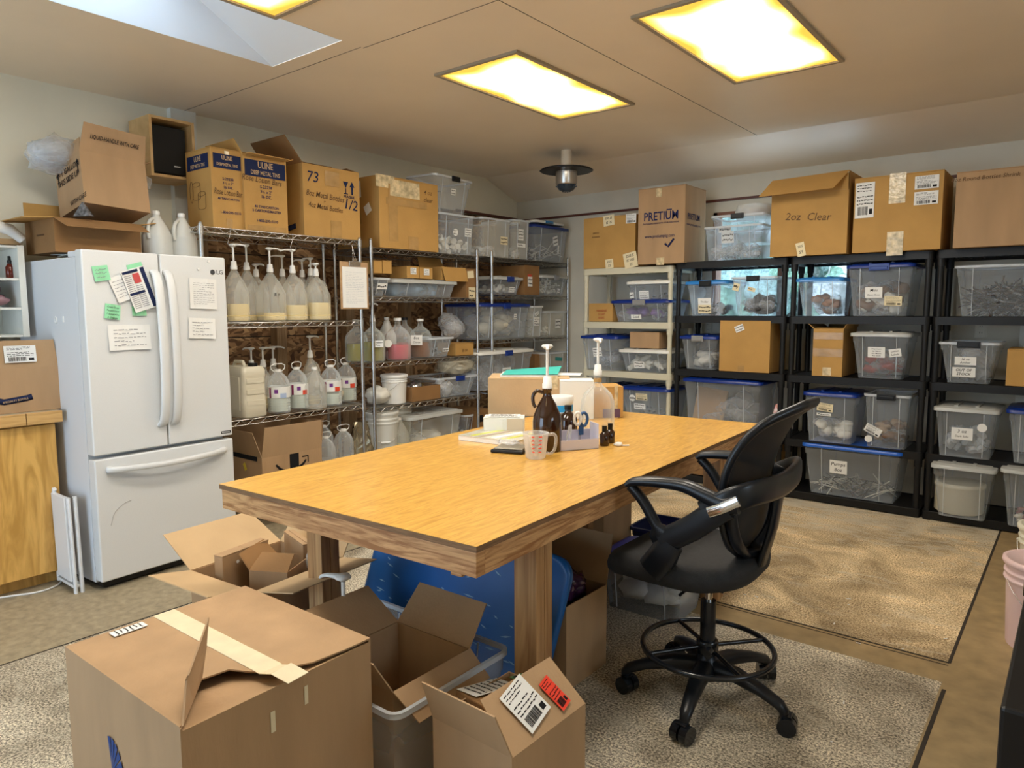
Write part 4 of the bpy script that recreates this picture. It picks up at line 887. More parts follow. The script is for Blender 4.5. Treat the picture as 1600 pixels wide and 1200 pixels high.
# small labelled carton
sc = carton('small_carton', 'small carton with shipping label and red barcode sticker in front of the tote', (3.66, -4.66, 0), -.02, .27, .31, .385, 'open', {'front': (22, .13), 'right': (-48, .15)}, t=.005)
ang = R(-48); uu = Vector((math.sin(ang), 0, math.cos(ang)))
on_panel(sc, Vector((.135, 0, .385))+uu*.085, (0, 1, 0), uu, [('label', .47, .5, .105, .115, 'ship', .25), ('label', .575, .48, .045, .09, 'ship', .25, mat('red_sticker', (.85, .06, .03), .4))])
t = thing('padded_mailer', 'mailer with green sticker and address sheet stuffed in the small carton', 'parcel', (3.60, -4.58, .375), -.45)
b = B(); b.M = Matrix.Rotation(R(-16), 4, 'Y'); b.bx(-.10, -.13, .0, .10, .13, .02); b.build('sleeve', CARD_D, t, bevel=.004)
printed(t, Matrix.Rotation(R(-16), 4, 'Y') @ Matrix.Translation((0, 0, .02)), 1, 1, ('label', .47, .44, .12, .13, 6, .1)); printed(t, Matrix.Rotation(R(-16), 4, 'Y') @ Matrix.Translation((0, 0, .021)), 1, 1, ('label', .47, .57, .09, .08, 'ship', .1, mat('green_sticker', (.18, .36, .14), .5)))
printed(t, Matrix.Rotation(R(-16), 4, 'Y') @ Matrix.Translation((0, 0, .021)), 1, 1, ('label', .42, .625, .03, .06, 3, .9, mat('yellow_tape', (.8, .6, .05), .4)))
# open carton with smaller cartons by the fridge
oc = carton('open_carton', 'wide open carton holding smaller cartons between refrigerator and table', (2.115, -4.40, 0), .09, .42, .46, .36, 'open', {'left': (62, .24), 'front': (78, .19), 'right': (80, .22), 'back': (35, .16)}, m=CARD, m_in=CARD_L)
carton('inner_carton', 'tall inner carton panel with slot standing in the open carton', (2.03, -4.47, .008), .2, .05, .25, .43, 'closed', prints=[('right', 'mark', .5, .86, lambda b: b.bx(-.002, -.02, 0, .002, .02, .0008), [INK_G]), ('right', 'disc', .3, .9, .015, .015, 0, 0, PAPER)], m=CARD, seam=False)
carton('inner_carton', 'low inner carton in the middle of the open carton', (2.18, -4.38, .008), .5, .17, .22, .37, 'open', {'front': (-60, .1), 'left': (40, .08)}, m=CARD, m_in=CARD_D)
carton('inner_carton', 'inner carton flap standing at the back of the open carton', (2.10, -4.24, .008), -.25, .24, .045, .43, 'closed', m=CARD)
b = B(); b.blob((0, 0, 0), (.045, .035, .05), 0, 3, .5, 3, 8); tag(b.build('plastic_wrap', FILM, loc=(2.27, -4.27, .37)), 'crumpled clear wrap in the wide open carton', 'wrap')
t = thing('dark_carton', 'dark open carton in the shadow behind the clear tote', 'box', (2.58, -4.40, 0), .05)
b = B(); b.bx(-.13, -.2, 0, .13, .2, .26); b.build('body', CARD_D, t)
pb = thing('pump_bottle', 'white pump bottle standing between the cartons under the table end', 'bottle', (2.86, -4.58, .32), 0)
b = B(); b.lathe([(.03, 0), (.03, .06), (.022, .075)], 16); b.build('bottle', MILK, pb); pump(pb, .07, .075, R(200), 1.15)
# under the table
t = thing('blue_plastic_board', 'large scuffed blue plastic board leaning under the table', 'board', (2.82, -3.97, .30), (R(-14), R(7.5), 0))
BLU = mat('scuffed_blue_plastic', (.01, .11, .36), .38, var=.12, scale=5)
b = B(); q = lambda a, y: [(x, y, z) for x, z in rrect(1.02-a, .56-a, .07, 6)][::-1]
b.loft([q(.02, .02), q(0, .012), q(0, -.012), q(.03, -.016), q(.06, -.006), q(.2, -.006)]); b.build('panel', BLU, t)
b = B(); rr = random.Random(9)
for i in range(46):
    x, z, a, l = rr.uniform(-.43, .43), rr.uniform(-.2, .22), rr.uniform(-.4, .5), rr.uniform(.008, .03); b.M = Matrix.Translation((x, -.0065, z)) @ Matrix.Rotation(a, 4, 'Y'); b.add([(-l, 0, 0), (0, 0, -.003), (l, 0, .002), (0, 0, .004)], [(0, 1, 2, 3)])
b.build('paint_fleck', mat('pale_blue_fleck', (.25, .45, .62), .6), t)
t = bin_('blue_tub', 'deep blue plastic tub in the shadow under the table', (2.65, -3.55, 0), .03, .62, .5, .42, m=BLU, rim_m=BLU)
kb = carton('open_carton', 'kraft carton filled with dark plastic behind the table leg', (3.14, -3.785, 0), 0, .40, .29, .335, 'open', {'back': (20, .2), 'left': (-20, .12)}, m=CARD)
fill('dark_plastic_bags', 'dark glossy plastic bags filling the kraft carton behind the table leg', (3.14, -3.785, .28), 0, .36, .25, .12, 'bags', [mat('dark_film', (.02, .02, .035), .1), mat('purple_film', (.06, .02, .08), .15)], 18, 6, .06, 'bags')
bin_('blue_lidded_bin', 'clear bin with bright blue lid under the table beside the chair', (3.22, -3.0, 0), .03, .42, .33, .25, lid=mat('royal_blue_lid', (.01, .045, .6), .3), tap=.03, lid_h=.035, prints=[('right', 'note', .55, .72, .05, .06, 0, 0)])
fill('cloudy_bags', 'cloudy plastic bags inside the blue lidded bin under the table', (3.22, -3.0, .006), 0, .34, .25, .15, 'bags', [FILM, FOAM], 10, 2, .06)
bin_('blue_crate', 'dark blue crate behind the far table leg', (3.15, -2.52, 0), .05, .5, .3, .26, m=mat('dark_blue_plastic', (.01, .02, .12), .4), rim_m=mat('dark_blue_plastic', (.01, .02, .12), .4))
carton('standing_carton', 'flattened tall carton leaning under the table behind the blue bin', (2.9, -3.32, 0), .1, .30, .05, .62, 'closed')
carton('brown_carton', 'brown carton in the dark under the far side of the table', (2.72, -2.85, 0), .1, .4, .35, .4, 'closed')
# pails at the right edge
pail('white_bucket', 'tall white plastic bucket standing at the right edge behind the pink one', (4.745, -1.75, 0), 0, .15, .37, lid=True, m=mat('cream_plastic', (.72, .69, .56), .4))
pail('pink_bucket', 'pale pink lidded bucket at the right edge of the picture', (4.735, -2.36, 0), .5, .155, .37, lid=True, m=mat('pale_pink_plastic', (.72, .52, .5), .4), bail=-1)
t = thing('dustpan', 'red plastic dustpan behind the white bucket', 'dustpan', (4.62, -1.36, 0), .3)
b = B(); b.sweep([(0, 0, .0), (.02, 0, .06), (.04, 0, .12), (.05, 0, .2)], [.12, .1, .04, .03], .02, (1, 0, 0), 10); b.build('pan', mat('red_plastic', (.7, .01, .01), .35), t)
t = thing('black_bin', 'black furniture edge cut off at the lower right corner', 'cabinet', (4.82, -3.35, 0), 0)
b = B(); b.bx(-.14, -.6, 0, .5, .5, .44); b.build('body', BLACK, t, bevel=.01)
b = B(); b.cyl((-.13, .3, .44), (-.13, .3, .5), .014, 14); b.build('knob', BLACK_G, t)
# foam peanuts and scraps on the floor
b = B(); rr = random.Random(12)
for i in range(46):
    x, y = rr.uniform(1.9, 4.9), rr.uniform(-4.9, -1.2); b.M = Matrix.Translation((x, y, .002)) @ Matrix.Rotation(rr.uniform(0, 3), 4, 'Z'); l = rr.uniform(.003, .012); b.bx(-l, -.0025, 0, l, .0025, .002)
tag(b.build('paper_scraps', PAPER), 'tiny white paper scraps scattered over the floor', 'scraps', kind='stuff')

# ================================================================== SHELVING
def wire_rack(label, y0, y1, levels, x0=.25, x1=.70, top=1.955, dark=()):
    t = thing('wire_shelving', label, 'shelving', ((x0+x1)/2, (y0+y1)/2, 0), 0, 'chrome wire shelving units'); hx, hy = (x1-x0)/2, (y1-y0)/2
    for sx in (-1, 1):
        for sy in (-1, 1):
            b = B(); b.cyl((sx*(hx-.012), sy*(hy-.012), .0), (sx*(hx-.012), sy*(hy-.012), top), .0125, 12); b.cyl((sx*(hx-.012), sy*(hy-.012), top), (sx*(hx-.012), sy*(hy-.012), top+.012), .014, 12, r1=.009)
            for z in levels: b.cyl((sx*(hx-.012), sy*(hy-.012), z-.05), (sx*(hx-.012), sy*(hy-.012), z+.004), .017, 12)
            b.build('post', CHROME, t)
    for z in levels:
        b = B(); zz = z-.004
        for sx in (-1, 1):
            X = sx*(hx-.006); b.cyl((X, -hy+.02, zz), (X, hy-.02, zz), .0035, 5); b.cyl((X, -hy+.02, zz-.032), (X, hy-.02, zz-.032), .0035, 5)
            n = int((2*hy-.05)/.045); pts = [(X, -hy+.025+(2*hy-.05)*i/n, zz-(.032 if i % 2 else 0)) for i in range(n+1)]
            for i in range(n): b.cyl(pts[i], pts[i+1], .0026, 4)
        for sy in (-1, 1):
            Y = sy*(hy-.006); b.cyl((-hx+.02, Y, zz), (hx-.02, Y, zz), .0035, 5); b.cyl((-hx+.02, Y, zz-.032), (hx-.02, Y, zz-.032), .0035, 5)
            pts = [(-hx+.025+(2*hx-.05)*i/9, Y, zz-(.032 if i % 2 else 0)) for i in range(10)]
            for i in range(9): b.cyl(pts[i], pts[i+1], .0026, 4)
        n = int(2*hy/.027)
        for i in range(1, n): y = -hy+2*hy*i/n; b.cyl((-hx+.008, y, zz+.001), (hx-.008, y, zz+.001), .002, 4)
        for X in (-hx*.4, hx*.4): b.cyl((X, -hy+.02, zz-.008), (X, hy-.02, zz-.008), .0028, 4)
        b.build('shelf', CHROME if z not in dark else CHROME_SHADED, t)
    return t
R1 = [.30, .765, 1.375, 1.945]; R2 = [.30, .72, 1.06, 1.55, 1.905]; R3 = [.30, .735, 1.185, 1.585, 1.91]
wire_rack('chrome wire shelving unit beside the refrigerator, full of pump jugs', -3.885, -2.68, R1)
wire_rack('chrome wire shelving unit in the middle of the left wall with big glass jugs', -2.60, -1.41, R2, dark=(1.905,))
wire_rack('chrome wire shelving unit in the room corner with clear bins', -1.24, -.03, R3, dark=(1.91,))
for px, lb in ((360, 'wire hook hanging under the top shelf, the left one'), (457, 'wire hook hanging under the top shelf, the right one')):
    p = at(px, 372, 'X', .705); b = B(); b.tube(bez([(0, 0, .10), (.01, 0, .11), (.0, .0, .115), (0, 0, .09), (0, -.012, .05), (0, -.02, .02), (0, 0, .0), (0, .022, .015), (0, .018, .03)], 5), .0016, 5)
    tag(b.build('wire_hook', CHROME, loc=(.708, p.y, 1.83)), lb, 'hook', 'wire hooks')
# clipboard
p = at(554, 442, 'X', .735)
t = thing('clipboard', 'wooden clipboard with handwritten list hanging from the wire shelving', 'clipboard', (.735, p.y, 1.455), math.pi/2)
b = B(); b.bx(-.125, 0, 0, .125, .004, .33); b.build('board', wood('hardboard', (.4, .24, .12), (.5, .32, .17), (5, 5, 5), 3), t, bevel=.001)
b = B(FM @ Matrix.Translation((0, .15, .001))); b.bx(-.108, -.14, 0, .108, .145, .002, 0); strokes(b, .19, .27, 19, 1, z=.0025, th=.12, seed=5); b.build('paper', [PAPER, mat('faded_ink', (.36, .4, .48), .8)], t)
b = B(); b.bx(-.05, -.012, .30, .05, -.001, .335); b.bx(-.02, -.014, .335, .02, -.002, .355); b.build('clip', CHROME, t, bevel=.003)
b = B(); b.tube([(-.012, -.004, .35), (-.002, .01, .42), (0, .02, .455), (.002, .01, .42), (.012, -.004, .35)], .0012, 5); b.build('hanging_wire', CHROME, t)

def plastic_rack(label, x0, x1, levels, m, y0=-.55, y1=-.09, lip=.055, rp=.02, group=None, name='plastic_shelving', top=None):
    t = thing(name, label, 'shelving', ((x0+x1)/2, (y0+y1)/2, 0), 0, group); hx, hy = (x1-x0)/2, (y1-y0)/2
    for sx in (-1, 1):
        for sy in (-1, 1):
            b = B(); X, Y = sx*(hx-.03), sy*(hy-.03); b.cyl((X, Y, 0), (X, Y, levels[-1]-.012), rp, 14)
            b.build('post', m, t)
    for z in levels:
        b = B(); q = lambda a, zz: [(x, y, zz) for x, y in rrect(2*hx-a, 2*hy-a, .03, 4)]
        b.loft([q(.05, z-.014), q(.02, z-lip), q(0, z-lip), q(0, z-.003), q(.006, z), q(.02, z), q(.022, z-.008)], 0, (False, False), smooth=False)
        b.bx(-hx+.01, -hy+.01, z-.016, hx-.01, hy-.01, z-.008)
        for i in range(1, 12): x = -hx+2*hx*i/12; b.bx(x-.004, -hy+.015, z-.04, x+.004, hy-.015, z-.016)
        for i in range(1, 5): y = -hy+2*hy*i/5; b.bx(-hx+.015, y-.004, z-.04, hx-.015, y+.004, z-.016)
        for sx in (-1, 1):
            for sy in (-1, 1): b.cyl((sx*(hx-.03), sy*(hy-.03), max(0, z-lip-.05)), (sx*(hx-.03), sy*(hy-.03), z-.01), rp+.006, 12)
        b.build('shelf', m, t)
    return t
IV = mat('ivory_shelf_plastic', (.62, .58, .44), .4, bump=.05)
RW = [.06, .47, .90, 1.335, 1.81]; RB = [.062, .46, .95, 1.39, 1.83]
plastic_rack('ivory plastic shelving unit near the room corner on the back wall', 1.19, 2.085, RW, IV, group=None)
BS = mat('black_shelf_plastic', (.0055, .0055, .006), .45, spec=.35)
plastic_rack('black plastic shelving unit next to the ivory one', 2.10, 3.025, RB, BS, group='black plastic shelving units')
plastic_rack('black plastic shelving unit in the middle with the big tub at floor level', 3.035, 3.975, RB, BS, group='black plastic shelving units')
plastic_rack('black plastic shelving unit cut off by the right edge', 3.985, 4.92, RB, BS, group='black plastic shelving units')

def PL(xl, xr, yt, z0, depth, plane=.68, k=20):
    a, b_ = at(xl, yt+k, 'X', plane), at(xr, yt+k, 'X', plane); zt = at((xl+xr)/2, yt, 'X', plane).z
    return (plane-depth/2, (a.y+b_.y)/2, z0), math.pi/2, b_.y-a.y, depth, zt-z0
def PB(xl, xr, yt, z0, depth, plane=-.53, k=20):
    a, b_ = at(xl, yt+k, 'Y', plane), at(xr, yt+k, 'Y', plane); zt = at((xl+xr)/2, yt, 'Y', plane).z
    return ((a.x+b_.x)/2, plane+depth/2, z0), 0, b_.x-a.x, depth, zt-z0
def CT(P, name, label, top='closed', flaps=None, prints=(), m=None, m_in=None, group=None, dz=0, drot=0, **k):
    loc, rot, w, d, h = P; return carton(name, label, (loc[0], loc[1], loc[2]+dz), rot+drot, w, d, h, top, flaps, prints, m, m_in, group, **k)
def BN(P, label, lid=None, contents=None, name='storage_bin', **k):
    loc, rot, w, d, h = P; lh = k.get('lid_h', .02)
    if lid: h -= lh
    w -= .026
    o = bin_(name, label, loc, rot, w, d, h, lid=lid, **k)
    if contents:
        nm, lb, kind, mt, n, size, frac = contents; tap = k.get('tap', .035)
        fill(nm, lb, (loc[0], loc[1], loc[2]+.006), rot, w-2*tap-.004, d-2*tap-.004, h*frac, kind, mt, n, int(abs(loc[0]*100+loc[1]*37)), size)
    return o
DARKB = mat('dark_bits', (.03, .028, .03), .4); BROWNB = mat('brown_bits', (.16, .08, .04), .5); CLB = clear('clear_bits', (.75, .78, .8), .4, .1, .4)
# ---- wire rack 1, top
def tin_print(b):
    for cx, cy, r_ in ((.0, .03, .045), (.06, -.03, .045)):
        b.tube([(cx+r_*math.cos(i*math.pi/8), cy+.3*r_*math.sin(i*math.pi/8), .0006) for i in range(16)], .0011, 4, closed=True)
        b.tube([(cx-r_, cy, .0006), (cx-r_, cy-.08, .0006)], .0011, 4); b.tube([(cx+r_, cy, .0006), (cx+r_, cy-.08, .0006)], .0011, 4)
        b.tube([(cx-r_*math.cos(i*math.pi/8), cy-.08-.3*r_*math.sin(i*math.pi/8), .0006) for i in range(9)], .0011, 4)
    b.tube([(-.06+.02*math.cos(i*math.pi/8), -.01+.065*math.sin(i*math.pi/8), .0006) for i in range(16)], .0011, 4, closed=True)
P = PL(329, 379, 233, 1.947, .30, .66); _, _, w_, _, h_ = P
CT(P, 'metal_tin_carton', 'narrow carton with navy bands and drawn tins, leftmost on the wire rack', prints=[
  ('left', 'band', .5, .84, .25, .085, NAVY, [('ULINE', .042, .018), ('DEEP METAL TINS', .03, -.022)]), ('front', 'band', .5, .84, w_*.86, .085, NAVY, [('ULINE', .036, .02), ('DEEP METAL TINS', .024, -.02)]),
  ('left', 'mark', .42, .5, tin_print, [INK_BR]), ('front', 'text', .5, .62, .022, 'S-23238\n3½ x 2"\n16 OZ.', INK_B), ('front', 'text', .5, .45, .05, 'Rose Lotion Bar', INK_BR, -.03, .2, .55), ('front', 'text', .5, .37, .018, '48 TINS/CARTON', INK_B), ('front', 'text', .55, .2, .021, '1-800-295-5510', INK_B), ('front', 'tape', .5, .06, .04, .06), ('front', 'tape', .5, .92, .03, .05, TAPE_S)], m=CARD_O, group='metal tin cartons')
P = PL(380, 447, 247, 1.947, .36, .68); _, _, w_, _, h_ = P
CT(P, 'metal_tin_carton', 'wide open carton with navy band and raised back flap beside its narrow twin', 'open', {'front': (88, .06), 'back': (4, .1), 'left': (30, .1), 'right': (70, .07)}, [
  ('front', 'band', .5, .84, w_*.94, .10, NAVY, [('ULINE', .055, .022), ('DEEP METAL TINS', .036, -.026)]), ('front', 'text', .42, .69, .05, 'Rose Lotion Bars', INK_BR, -.04, .2, .8),
  ('front', 'text', .5, .6, .026, 'S-23238\n3½ x 2"\n16 OZ.', INK_B), ('front', 'text', .5, .33, .022, '48 TINS/CARTON\n2 CARTONS/MASTER', INK_B), ('front', 'text', .5, .14, .024, '1-800-295-5510', INK_B), ('front', 'tape', .5, .04, w_*.9, .03)], m=CARD_O, m_in=CARD_O, group='metal tin cartons')
def fragile(b):
    b.add([(-.05, .045, 0), (-.004, .045, 0), (-.027, .0, 0)], [(0, 2, 1)]); b.bx(-.030, -.035, 0, -.024, .0, .0006); b.bx(-.045, -.04, 0, -.009, -.035, .0006)
    b.add([(.006, .012, 0), (.05, .012, 0), (.028, .05, 0)], [(0, 1, 2)]); b.bx(.021, -.04, 0, .035, .012, .0006); b.text('FRAGILE', .026, 0, 0, -.058, .0004)
P = PL(473, 561, 262, 1.947, .42, .68); _, _, w_, _, h_ = P
CT(P, 'marked_carton', 'carton marked 73 with eight ounce metal bottles and fragile symbols', 'open', {'left': (38, .2), 'front': (-84, .16), 'back': (-60, .15), 'right': (-80, .1)}, [
  ('front', 'text', .17, .82, .1, '73', NAVY, 0, .15), ('front', 'mark', .8, .74, fragile, [NAVY]), ('front', 'text', .38, .58, .055, '8oz Metal Bottles', INK_BR, -.06, .2, .8), ('front', 'text', .36, .5, .03, '+', INK_BR), ('front', 'text', .38, .42, .05, '4oz Metal Bottles', INK_BR, -.06, .2, .8), ('front', 'text', .83, .5, .1, '1/2', NAVY, -.1, .1),
  ('front', 'tape', .55, .12, .09, .12, TAPE), ('front', 'tape', .5, .84, .12, .1, TAPE), ('left', 'mark', .6, .12, lambda b: b.sweep([(-.08, -.01, 0), (0, 0, 0), (.08, .012, 0)], .035, .001, (0, 0, 1), 4), [NAVY])], m=CARD_O, m_in=CARD_D)
# ---- wire rack 1, jugs
def JX(px, x, y=480): return (x, at(px, y, 'X', x).y)
for px, x, lv, lb, nz, st, r_, h_ in (
    (368, .62, .34, 'pump jug a third full of cream lotion, half hidden behind the refrigerator door', 40, .10, .078, .325),
    (388, .46, .12, 'nearly empty pump jug behind the one next to the refrigerator', -140, .11, .078, .335),
    (424, .62, .17, 'pump jug with a little lotion and black scribble on its shoulder', 80, .10, .086, .318),
    (459, .62, .33, 'pump jug one third full of lotion, in the middle of the row', 260, .10, .082, .318),
    (495, .62, .40, 'pump jug half full of lotion at the right end of the row, low pump', 180, .03, .086, .305),
    (402, .34, .0, 'short pump jug in the back row behind the second jug', 10, .03, .075, .30),
    (443, .34, .2, 'pump jug in the back row between the scribbled jug and its neighbour', 250, .09, .075, .31),
    (474, .34, .2, 'pump jug in the back row left of the pair with tall pumps', 200, .07, .07, .31),
    (487, .40, .2, 'pump jug in the back row just right of its twin with tall pump', 200, .07, .07, .32)):
    x_, y_ = JX(px, x); jug('pump_jug', lb, (x_, y_, 1.377), R(90), r_, h_, 'pump', lv, LIQ_Y, handle=(px in (495, 459, 402)), stem=st, nozzle=R(nz-90), group='lotion pump jugs on the wire rack',
        band=(('text', .45, 1.08, .03, 'R n', INK, .1, .2) if px == 424 else None), sq=4, cat='pump jug')
JM = mat('beige_jerrycan_plastic', (.68, .63, .5), .38)
p = at(388, 600, 'X', .58)
t = thing('jerrycan', 'beige jerrycan with black cap on the wire shelf next to the refrigerator', 'jerrycan', (.56, p.y-.02, .767), 0)
b = B(); q = lambda kx, ky, z: [(x, y, z) for x, y in rrect(.27*kx, .17*ky, .03, 5)]
b.loft([q(.94, .9, 0), q(1, 1, .012), q(1, 1, .10), q(.985, .97, .12), q(.985, .97, .25), q(1, 1, .27), q(1, 1, .30), q(.92, .85, .325)]); b.bx(-.1, -.088, .05, .09, -.078, .26)
for z in (.08, .15, .22): b.bx(.128, -.06, z, .137, .06, z+.03)
b.build('body', JM, t); b = B(); b.cyl((.08, .02, .315), (.08, .02, .345), .03, 16); b.build('cap', BLACK, t); b = B(); b.tube([(.02, 0, .32), (.0, 0, .35), (-.09, 0, .35), (-.11, 0, .32)], .012, 8); b.build('handle', JM, t)
for px, x, lb, nz in ((393, .33, 'pump jug behind the jerrycan, leftmost of three', 190), (411, .36, 'pump jug behind the jerrycan, middle one of three', 60), (427, .30, 'pump jug behind the jerrycan, rightmost of three', 60)):
    x_, y_ = JX(px, x, 570); jug('pump_jug', lb, (x_, y_, .767), R(90), .07, .29, 'pump', .3, LIQ_Y, stem=.08, nozzle=R(nz-90), group='pump jugs behind the water jugs', cat='pump jug')
WJ = clear('water_bottle_plastic', (.75, .8, .8), .18, .08, .6)
for px, x, lb, cl, wt in ((435, .60, 'clear water jug with purple heart label beside the jerrycan', 'blue', .35), (464, .54, 'clear water jug with red label, second from the jerrycan', 'red', .55), (517, .56, 'clear water jug with red label right of the milky gallon jug', 'red', .3), (541, .46, 'clear water jug with red label at the right end of the shelf', 'red', .35)):
    x_, y_ = JX(px, x, 600); water_jug('water_jug', lb, (x_, y_, .767), R(90+10*(px % 3)), .075, .285, cl, 'labelled water jugs on the wire rack', water=wt)
x_, y_ = JX(492, .62, 600); jug('gallon_jug', 'milky gallon jug with side handle between the labelled water jugs', (x_, y_, .767), R(-150), .076, .27, WHITE_P, handle=True)
x_, y_ = JX(486, .42, 600); jug('pump_jug', 'tall pump jug standing behind the milky gallon jug', (x_, y_, .767), R(90), .07, .34, 'pump', .2, LIQ_Y, handle=True, stem=.10, nozzle=R(0), cat='pump jug')
def amz(b):
    b.sweep(bez([(-.13, .02, 0), (-.08, -.025, 0), (0, -.035, 0), (.07, -.01, 0), (.1, .02, 0)], 4), [.012+.008*math.sin(i/16*3.14) for i in range(17)], .001, (0, 0, 1), 4)
    b.bx(.07, .04, 0, .12, .047, .0008); b.bx(.113, .0, 0, .12, .047, .0008)
P = ((.52, at(462, 720, 'X', .72).y-.02, .302), math.pi/2, .46, .40, .20)
o = CT(P, 'open_carton', 'torn open carton with curved arrow mark and black tape on the lowest wire shelf', 'open', {'front': (8, .2), 'left': (18, .18), 'back': (-6, .19), 'right': (10, .18)}, [('front', 'mark', .5, .6, amz, [INK]), ('front', 'tape', .52, .5, .07, .19, INK), ('left', 'tape', .5, .94, .3, .03, INK), ('left', 'tape', .5, .6, .03, .05, mat('yellow_tape', (.8, .6, .05), .4), .5)], m=CARD)
for px, x, lb, z in ((508, .62, 'unlabelled clear water jug right of the carton with the arrow logo', .302), (537, .60, 'empty clear water jug left of the silver pouch', .33), (506, .40, 'small clear jug standing at the back behind the open carton', .34)):
    x_, y_ = JX(px, x, 690); water_jug('water_jug', lb, (x_, y_, z), R(90), .072, .25, 'blue', 'unlabelled water jugs on the lowest shelf', lab=False)
b = B(); q_ = []
for i in range(7):
    z = i*.05; q_.append([(x*(1-.07*i)+.012*math.sin(3*i+j), y*(1+.0*i)*(1-.11*i)+.012*math.cos(2.3*j+i), z) for j, (x, y) in enumerate(rrect(.2, .15, .05, 5))])
b.loft(q_); x_, y_ = JX(566, .52, 690)
tag(b.build('foil_pouch', mat('crinkled_foil', (.42, .36, .25), .22, .85, bump=1, bscale=14), loc=(x_, y_, .302), rot=R(60)), 'crinkled silver foil pouch on the lowest shelf between the two wire racks', 'pouch')
b = B(); b.blob((0, 0, .06), (.13, .1, .06), 0, 3, .2, 2, 3, flat=0); b.blob((0, .0, .12), (.12, .09, .05), 0, 3, .2, 2, 6); x_, y_ = JX(562, .45, 610)
tag(b.build('plastic_bags', mat('cream_film_bag', (.6, .55, .42), .25, bump=.6, bscale=20), loc=(x_, -2.83, .767)), 'cream plastic bags stacked at the right end of the wire shelf', 'bags')
b = B(); b.blob((0, 0, .07), (.1, .09, .07), 0, 3, .3, 2, 13, flat=0)
tag(b.build('plastic_bag', mat('white_film_bag', (.7, .68, .62), .25, bump=.6, bscale=20), loc=(.55, -2.44, .722)), 'white plastic bag left of the white bucket on the wire shelf', 'bag')

# ---- wire rack 2
P = PL(592, 684, 281, 1.907, .50, .70)
CT(P, 'taped_carton', 'big brown carton covered in brown tape on top of the middle wire rack', prints=[
  ('front', 'tape', .22, .5, .09, .42, TAPE), ('front', 'tape', .42, .85, .30, .12, TAPE_S), ('front', 'tape', .45, .66, .42, .05, TAPE), ('front', 'tape', .55, .1, .1, .1, TAPE), ('front', 'tape', .1, .92, .18, .09, TAPE_S), ('front', 'text', .82, .86, .05, '4 oz\nclear', INK_BR, 0, .2),
  ('left', 'label', .4, .83, .2, .12, 'ship', .05), ('left', 'label', .75, .55, .07, .07, 0, .5), ('left', 'tape', .3, .45, .3, .1, TAPE)], m=CARD_O)

P = PL(684, 744, 335, 1.907, .36, .68)
BN(P, 'open clear tub of white round jars on top of the middle wire rack', None, ('white_jars', 'white round jars piled in the clear tub on the wire rack', 'caps', FOAM, 90, .032, .5), tap=.02, prints=[('front', 'disc', .45, .55, .06, .06, 2), ('front', 'note', .8, .58, .08, .07, 3)])
l_, r_, w_, d_, h_ = P
bin_('storage_bin', 'empty clear tub stacked crooked on the tub of white jars', (l_[0]+.0, l_[1]-.02, l_[2]+h_-.0), r_+.1, w_+.03, d_-.05, .30, latch=BLACK, tap=.05, prints=[('front', 'note', .5, .62, .06, .05, 2)])
P = PL(584, 612, 434, 1.552, .35, .68, 10); BN(P, 'small grey clear bin at the left end of the middle wire rack', None, ('grey_papers', 'grey odds and ends in the small bin', 'bits', mat('grey_bits', (.3, .3, .3), .6), 30, .03, .6), prints=[('front', 'note', .5, .55, .1, .045, 1)])
P = PL(615, 715, 436, 1.552, .38, .68, 10); BN(P, 'wide clear bin with blue packets under the small cartons', LID_C, ('blue_packets', 'blue and clear packets in the wide bin', 'bags', [mat('blue_grey_film', (.2, .3, .4), .3), FILM], 14, .07, .7), tap=.03)
zt = P[0][2]+P[4]
for i, (a, b_, yt, lb) in enumerate(((584, 597, 407, 'small brown carton standing left of its twin above the small grey bin'), (598, 612, 407, 'small brown carton standing right of its twin above the small grey bin'), (636, 655, 416, 'small carton with white barcode label on the wide bin, left one'), (656, 676, 418, 'small carton with white barcode label on the wide bin, right one'))):
    z0 = 1.552+.165 if i < 2 else zt
    CT(PL(a, b_, yt, z0+.003, .2, .66, 10), 'small_carton', lb, prints=([('front', 'label', .5, .6, .06, .05, 3)] if i > 1 else []), m=CARD_O, group='small cartons on the middle wire rack')
CT(PL(690, 728, 418, zt+.003, .26, .66, 8), 'open_carton', 'open carton with a large flap hanging forward on the middle wire rack', 'open', {'front': (165, .12), 'back': (20, .1)}, [('left', 'text', .5, .5, .03, 'x x', INK)], m=CARD_O, m_in=CARD_O)
CT(PL(728, 745, 420, 1.552, .3, .67, 10), 'tall_carton', 'tall brown carton at the right end of the middle wire rack', prints=[('front', 'label', .4, .8, .08, .06, 0, .1, PAPER_Y), ('front', 'label', .5, .15, .08, .1, 2, 0, PAPER_Y)], m=CARD_D)
OLI = mat('olive_oil', (.28, .24, .02), .15); PNK = mat('pink_syrup', (.62, .10, .13), .25); AMB = mat('amber_syrup', (.22, .07, .015), .2)
for px, x, lq, lv, r_, h_, cp, lb, lab in (
  (557, .50, OLI, .45, .085, .30, 'cap', 'glass jug of olive coloured oil behind the wire rack posts', None),
  (583, .60, OLI, .50, .09, .30, 'pump', 'glass jug of olive coloured oil with a tall pump', ('note', .75, .75, .06, .05, 2)),
  (622, .60, PNK, .38, .10, .31, 'cap', 'glass jug of bright pink liquid', ('disc', .1, .7, .06, .06, 0)),
  (633, .40, PNK, .38, .09, .31, 'blk', 'glass jug of pink liquid behind the first pink one', None),
  (657, .55, AMB, .42, .095, .30, 'cap', 'glass jug of brown liquid with a handwritten tag', ('note', .3, .8, .09, .08, '8oz\nCitrus'))):
    x_, y_ = JX(px, x, 540); o = carboy('glass_jug', lb, (x_, y_, 1.062), R(90-40), r_, h_, lq, lv, cp, lab, 'big glass jugs on the middle wire rack', stem=.08, nozzle=R(60), cat='glass jug')
b = B(); x_, y_ = JX(622, .60, 540)
